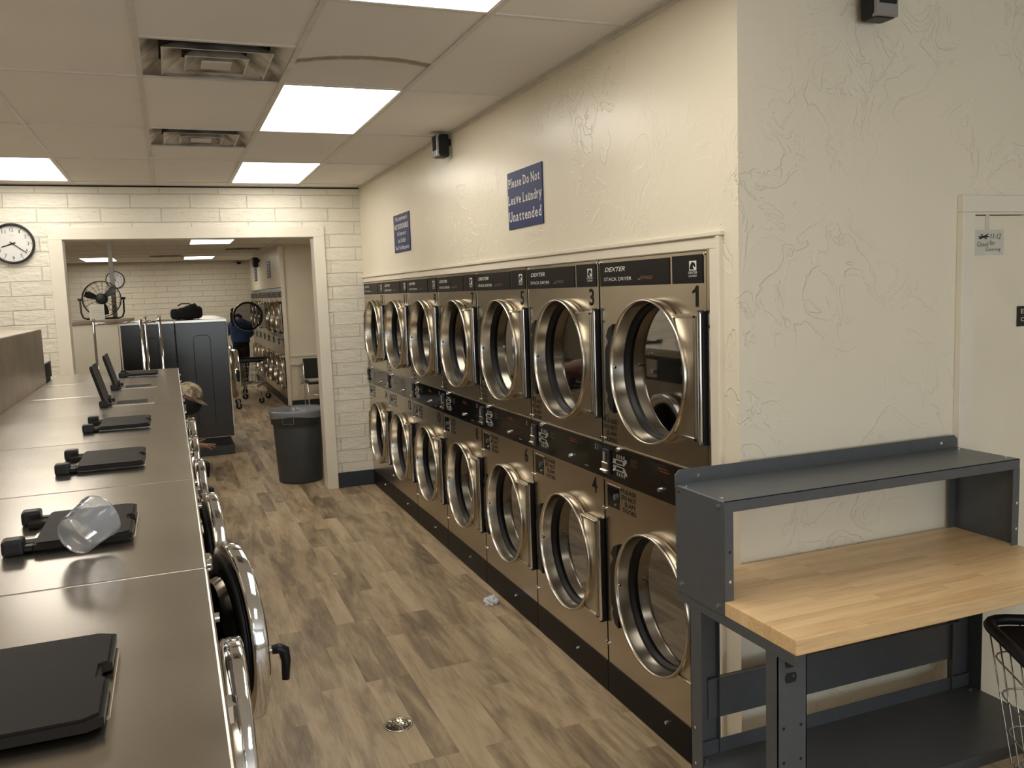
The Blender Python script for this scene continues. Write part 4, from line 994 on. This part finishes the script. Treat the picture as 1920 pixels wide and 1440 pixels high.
for r in (.07, .11, .15, .185):
    for y in (-.062, .062): f.tube([(r*math.cos(2*PI*k/40), y*(1.15-.3*(r/.2-.4)), FZ+r*math.sin(2*PI*k/40)) for k in range(40)], .0012, M['blackm'], 4, True)
f.build('grille', e)
f = MB(); f.lathe([(0, -.07), (.045, -.07), (.062, -.05), (.062, .06), (.045, .075), (0, .078)], M['blackm'], X, 24); f.build('motor', e)
for k in range(3):
    f = MB(); a = R(120*k+40); vs = []
    for r_, w_, tw in ((.055, .03, .025), (.10, .055, .022), (.15, .065, .018), (.188, .05, .012)):
        for s in (-1, 1):
            aa = a+s*w_/r_*.6; vs.append((r_*math.cos(aa), s*tw, FZ+r_*math.sin(aa)))
    f.add(vs+[(x, y+.002, z) for x, y, z in vs], [(0, 1, 3, 2), (2, 3, 5, 4), (4, 5, 7, 6), (8, 10, 11, 9), (10, 12, 13, 11), (12, 14, 15, 13)], M['blackm'], None, True); f.build('blade', e)
f = MB(); f.tube([(-.228, 0, FZ), (-.224, 0, .08), (-.205, 0, .025), (-.17, 0, .012), (.17, 0, .012), (.205, 0, .025), (.224, 0, .08), (.228, 0, FZ)], .010, M['blackm'], 8)
for s in (-1, 1): f.tube([(s*.16, -.11, .011), (s*.16, .11, .011)], .010, M['blackm'], 8); f.cyl((s*.205, 0, FZ), (s*.25, 0, FZ), .014, M['blackm'])
f.build('stand', e)
# black bag
b = bmesh.new(); bmesh.ops.create_cube(b, size=1); bmesh.ops.subdivide_edges(b, edges=list(b.edges), cuts=9, use_grid_fill=True)
random.seed(12)
for v in b.verts:
    x, y, z = v.co*2; p = Vector((x, y, z)); L = (abs(x)**4+abs(y)**4+abs(z)**4)**.25; p = p/L
    h = .85+.18*math.sin(2.0*x-.3)-(.22 if x > .75 else 0)+.05*math.sin(9*x+3*y)
    v.co = Vector((p.x*.178, p.y*.13, (p.z+1)*.5*.19*h+.004*math.sin(25*p.x+7*p.z))); v.co.z = max(0, v.co.z)
me = bpy.data.meshes.new('duffel_bag'); b.to_mesh(me); b.free(); me.materials.append(M['bcloth'])
for p in me.polygons: p.use_smooth = True
o = bpy.data.objects.new('duffel_bag', me); COL.objects.link(o); o.location = (.185, 10.92, TH+.001); tag(o, 'soft black duffel bag lying on top of the tall steel washers', 'bag')
b = MB(); b.tube([(-.09, -.02, .165), (-.05, -.03, .188), (.03, -.03, .186), (.07, -.02, .17)], .007, M['bcloth'], 8); b.build('strap', o)
# chair
e = empty('waiting_chair', (2.20, 14.10, 0), 0, label='black-backed chair with a cream seat against the back room return wall', cat='chair')
b = MB(); b.box(-.225, .225, -.22, .20, .425, .465, M['blackm'], .012, seg=2); b.box(-.20, .20, -.205, .15, .462, .486, M['seat'], .011, seg=2); b.build('seat', e)
b = MB(); b.box(-.23, .23, .20, .228, .50, .83, M['blackm'], .012, seg=2, X=T(0, 0, 0) @ Matrix.Rotation(R(-4), 4, 'X')); b.build('backrest', e)
for sx in (-1, 1):
    for pts in ([(sx*.235, -.21, 0), (sx*.235, -.20, .43)], [(sx*.235, .23, 0), (sx*.235, .21, .43), (sx*.235, .225, .76)]):
        MB().tube(pts, .010, M['chrome'], 8).build('leg', e)
MB().tube([(-.235, -.20, .25), (.235, -.20, .25)], .006, M['chrome'], 8).build('stretcher', e)
e = empty('side_table', (2.26, 12.3, 0), 0, label='low wooden side table, only its edge showing past the doorway trim', cat='table')
MB().box(-.30, .30, -.3, .3, .44, .47, M['wood'], .003).build('table_top', e)
for sx in (-1, 1):
    for sy in (-1, 1): MB().box(sx*.26-.02, sx*.26+.02, sy*.26-.02, sy*.26+.02, 0, .44, M['bench'], .003).build('leg', e)

# ------------------------------------------------------------------ people
def skin(name, joints, edges, mat, parent, levels=2, root=0):
    me = bpy.data.meshes.new(name); me.from_pydata([j[:3] for j in joints], edges, []); me.materials.append(mat)
    o = bpy.data.objects.new(name, me); COL.objects.link(o); o.parent = parent
    m = o.modifiers.new('skin', 'SKIN'); m.use_smooth_shade = True
    if not me.skin_vertices:
        bm = bmesh.new(); bm.from_mesh(me); bm.verts.layers.skin.verify(); bm.to_mesh(me); bm.free()
    for i, j in enumerate(joints):
        r = j[3]; sv = me.skin_vertices[0].data[i]; sv.radius = (r, j[4] if len(j) > 4 else r); sv.use_root = (i == root)
    s = o.modifiers.new('sub', 'SUBSURF'); s.levels = levels; s.render_levels = levels
    return o
def head_mesh(mb, m, X):
    """head about .24 m tall, face towards +X of its own space, centred on the skull"""
    bm = bmesh.new(); bmesh.ops.create_uvsphere(bm, u_segments=32, v_segments=24, radius=1)
    vs = []
    for v in bm.verts:
        x, y, z = v.co; w = 1-.22*max(0, -z)**1.5
        px = x*.098*w+.012*max(0, x)*max(0, -z); py = y*.076*w; pz = z*.118
        px += .022*math.exp(-((y*.076/.012)**2)-((z+.12)/.16)**2)*(x > 0)               # nose
        px += .005*math.exp(-((z-.28)/.12)**2)*(x > .3)                                  # brow
        px -= .007*(math.exp(-((y-.42)/.2)**2)+math.exp(-((y+.42)/.2)**2))*math.exp(-((z-.08)/.12)**2)*(x > .3)   # eye sockets
        px += .006*math.exp(-((z+.48)/.07)**2)*math.exp(-(y/.35)**2)*(x > .3)            # lips
        py += (.010 if y > 0 else -.010)*math.exp(-((x+.05)/.16)**2-((z+.05)/.22)**2)*(abs(y) > .6)  # ears
        vs.append((px, py, pz))
    bm.verts.index_update(); fs = [[v.index for v in f.verts] for f in bm.faces]; bm.free()
    mb.add(vs, fs, m, X, True)
def frame(o, f, up):
    f = Vector(f).normalized(); up = Vector(up); up = (up-f*up.dot(f)).normalized(); s = up.cross(f)
    m = Matrix((f, s, up)).transposed().to_4x4(); m.translation = Vector(o); return m
# person bending round the end of the washer row
p = empty('person', (-.45, 7.62, 0), label='person in a camouflage cap and black face mask bending down behind the washer row', cat='person')
def L(pts): return [(x+.45, y-7.62, z, *r) for x, y, z, *r in pts]
body = L([(-.52, 7.64, .88, .135, .15), (-.40, 7.60, .97, .130, .15), (-.26, 7.56, 1.03, .125, .16), (-.14, 7.52, 1.05, .085), (-.05, 7.51, 1.045, .056), (.03, 7.50, 1.04, .062), (.075, 7.50, 1.03, .085), (.095, 7.50, 1.01, .080),
          (-.20, 7.36, 1.00, .062), (-.14, 7.33, .80, .044), (-.02, 7.35, .66, .036), (.085, 7.37, .648, .027), (.13, 7.37, .645, .030), (.165, 7.37, .645, .030),
          (-.20, 7.72, 1.00, .062), (-.12, 7.78, .78, .044), (-.02, 7.74, .60, .034), (.0, 7.70, .55, .03),
          (-.55, 7.50, .72, .095), (-.42, 7.46, .44, .066), (-.56, 7.48, .12, .042), (-.46, 7.46, .05, .036),
          (-.55, 7.78, .72, .095), (-.46, 7.80, .44, .066), (-.58, 7.80, .12, .042), (-.48, 7.80, .05, .036),
          # right hand: four fingers and a thumb
          (.198, 7.392, .648, .0095), (.232, 7.398, .640, .0085), (.258, 7.40, .628, .0075),
          (.205, 7.375, .652, .0095), (.242, 7.378, .650, .0085), (.275, 7.38, .640, .0075),
          (.204, 7.358, .648, .0095), (.240, 7.356, .638, .0085), (.268, 7.355, .622, .0075),
          (.196, 7.342, .640, .0090), (.224, 7.338, .626, .0080), (.244, 7.336, .610, .0070),
          (.135, 7.402, .668, .0120), (.168, 7.412, .684, .0100), (.198, 7.414, .688, .0085)])
E_ = [(0, 1), (1, 2), (2, 3), (3, 4), (4, 5), (5, 6), (6, 7), (2, 8), (8, 9), (9, 10), (10, 11), (11, 12), (12, 13), (2, 14), (14, 15), (15, 16), (16, 17), (0, 18), (18, 19), (19, 20), (20, 21), (0, 22), (22, 23), (23, 24), (24, 25),
      (13, 26), (26, 27), (27, 28), (13, 29), (29, 30), (30, 31), (13, 32), (32, 33), (33, 34), (13, 35), (35, 36), (36, 37), (12, 38), (38, 39), (39, 40)]
bd = skin('body', body, E_, M['skin'], p)
HX = frame((.085+.45, 7.50-7.62, 1.025), (.84, -.22, -.48), (.46, 0, .88))
hm = MB(); head_mesh(hm, M['skin'], HX); hm.build('head', p)
cm = MB(); vs = []; fs = []; NU, NV = 28, 8
for j in range(NV+1):
    t = j/NV*PI/2*.98
    for i in range(NU): a = 2*PI*i/NU; vs.append((.108*math.cos(a)*math.cos(t*1.0)**.8-.006, .090*math.sin(a)*math.cos(t)**.8, .030+.108*math.sin(t)))
for j in range(NV):
    for i in range(NU): fs.append((j*NU+i, j*NU+(i+1) % NU, (j+1)*NU+(i+1) % NU, (j+1)*NU+i))
fs.append(tuple(NV*NU+i for i in range(NU))); cm.add(vs, fs, M['camo'], HX, True)
vs = []; fs = []; n = 14
for q, (dz) in enumerate((0, -.005)):
    for i in range(n+1):
        a = R(-62+124*i/n); c, s_ = math.cos(a), math.sin(a)
        vs.append((.100*c-.006, .090*s_, .036+dz)); vs.append((.100*c+.072*max(.0, c)**.7-.006, .094*s_, .022+dz-.010*abs(s_)))
k = 2*(n+1)
for i in range(n):
    fs += [(2*i, 2*i+1, 2*i+3, 2*i+2), (k+2*i, k+2*i+2, k+2*i+3, k+2*i+1), (2*i+1, k+2*i+1, k+2*i+3, 2*i+3)]
cm.add(vs, fs, M['camo'], HX, True); cm.build('cap', p)
mk = MB(); vs = []; fs = []; n = 18
for j in range(9):
    z = .004-.122*j/8
    for i in range(n+1):
        a = R(-100+200*i/n); k = 1-.45*max(0, (j-3)/5)**2
        vs.append(((.106+.018*math.exp(-(a/.3)**2)*(1-abs(j-2)/8))*math.cos(a)*k+.004, .086*math.sin(a)*k, z))
for j in range(8):
    for i in range(n): fs.append((j*(n+1)+i, j*(n+1)+i+1, (j+1)*(n+1)+i+1, (j+1)*(n+1)+i))
mk.add(vs, fs, M['bcloth'], HX, True); mk.build('face_mask', p)
sh = L([(-.50, 7.64, .90, .150, .165), (-.40, 7.60, .97, .145, .165), (-.26, 7.56, 1.02, .140, .17), (-.15, 7.53, 1.04, .10), (-.20, 7.36, 1.00, .075), (-.14, 7.33, .80, .060), (-.20, 7.72, 1.00, .075), (-.12, 7.78, .78, .060)])
skin('shirt', sh, [(0, 1), (1, 2), (2, 3), (2, 4), (4, 5), (2, 6), (6, 7)], M['greycloth'], p)
tr = L([(-.52, 7.64, .86, .150, .16), (-.55, 7.50, .72, .110), (-.42, 7.46, .44, .082), (-.56, 7.48, .13, .062), (-.55, 7.78, .72, .110), (-.46, 7.80, .44, .082), (-.58, 7.80, .13, .062)])
skin('trousers', tr, [(0, 1), (1, 2), (2, 3), (0, 4), (4, 5), (5, 6)], M['bcloth'], p)
for fy in (7.47, 7.80):
    b = MB(); b.box(-.04, .20, fy-7.62-.045, fy-7.62+.045, .0, .075, M['black'], .03, seg=3, X=T(-.17, 0, 0)); b.build('shoe', p)
# person behind the open dryer door (short, shoulders hunched)
p = empty('person', (1.24, 17.45, 0), R(180), label='person in a blue top and black trousers bending behind the open round dryer door', cat='person')
bj = [(0, 0, .98, .095, .08), (0, -.04, 1.18, .095, .08), (0, -.14, 1.38, .135, .10), (.0, -.22, 1.44, .055), (.0, -.27, 1.46, .05), (.0, -.33, 1.48, .075), (0, -.37, 1.48, .078),
      (-.18, -.14, 1.38, .05), (-.23, -.26, 1.16, .040), (-.10, -.42, 1.12, .032), (-.06, -.47, 1.12, .026), (.18, -.14, 1.38, .05), (.24, -.24, 1.18, .040), (.26, -.40, 1.25, .032), (.27, -.46, 1.26, .026),
      (-.07, .02, .88, .085), (-.05, .0, .48, .058), (-.02, .05, .08, .038), (-.02, -.08, .04, .034), (.07, .02, .88, .085), (.08, .0, .48, .058), (.10, .06, .08, .038), (.10, -.07, .04, .034)]
for s_, hx_, hy_, hz_ in ((-1, -.05, -.49, 1.12), (1, .27, -.48, 1.265)):
    for q in range(4): bj.append((hx_+(q-1.5)*.017, hy_-.045, hz_-.004*abs(q-1.5), .009)); bj.append((hx_+(q-1.5)*.018, hy_-.075, hz_-.02, .008))
    bj.append((hx_-s_*.035, hy_-.01, hz_+.012, .011)); bj.append((hx_-s_*.045, hy_-.04, hz_+.014, .009))
ed = [(0, 1), (1, 2), (2, 3), (3, 4), (4, 5), (5, 6), (2, 7), (7, 8), (8, 9), (9, 10), (2, 11), (11, 12), (12, 13), (13, 14), (0, 15), (15, 16), (16, 17), (17, 18), (0, 19), (19, 20), (20, 21), (21, 22)]
for base, wr in ((23, 10), (33, 14)):
    for q in range(5): ed += [(wr, base+2*q), (base+2*q, base+2*q+1)]
skin('body', bj, ed, M['skin'], p)
p.scale = (.96, .96, .96)
HX = frame((0, -.38, 1.47), (0, -.75, -.66), (0, -.66, .75)); hm = MB(); head_mesh(hm, M['skin'], HX); hm.build('head', p)
hr = MB(); hr.lathe([(.088, .0), (.092, .03), (.086, .07), (.06, .105), (0, .124)], M['bcloth'], HX @ T(-.012, 0, .004), 24); hr.build('hair', p)
skin('top', [(0, 0, .90, .19, .17), (0, -.04, 1.18, .21, .18), (0, -.14, 1.40, .21, .19), (0, -.22, 1.44, .12), (-.18, -.14, 1.38, .085), (-.23, -.26, 1.16, .065), (-.13, -.39, 1.12, .055), (.18, -.14, 1.38, .085), (.24, -.24, 1.18, .065), (.26, -.37, 1.24, .055)],
     [(0, 1), (1, 2), (2, 3), (2, 4), (4, 5), (5, 6), (2, 7), (7, 8), (8, 9)], M['bluecloth'], p)
skin('trousers', [(0, -.01, 1.17, .175, .15), (-.07, .02, .85, .105), (-.05, 0, .48, .078), (-.02, .05, .12, .062), (.07, .02, .85, .105), (.08, 0, .48, .078), (.10, .06, .12, .062)], [(0, 1), (1, 2), (2, 3), (0, 4), (4, 5), (5, 6)], M['bcloth'], p)
for fx in (-.02, .10):
    b = MB(); b.box(fx-.045, fx+.045, -.17, .10, 0, .075, M['black'], .03, seg=3); b.build('shoe', p)
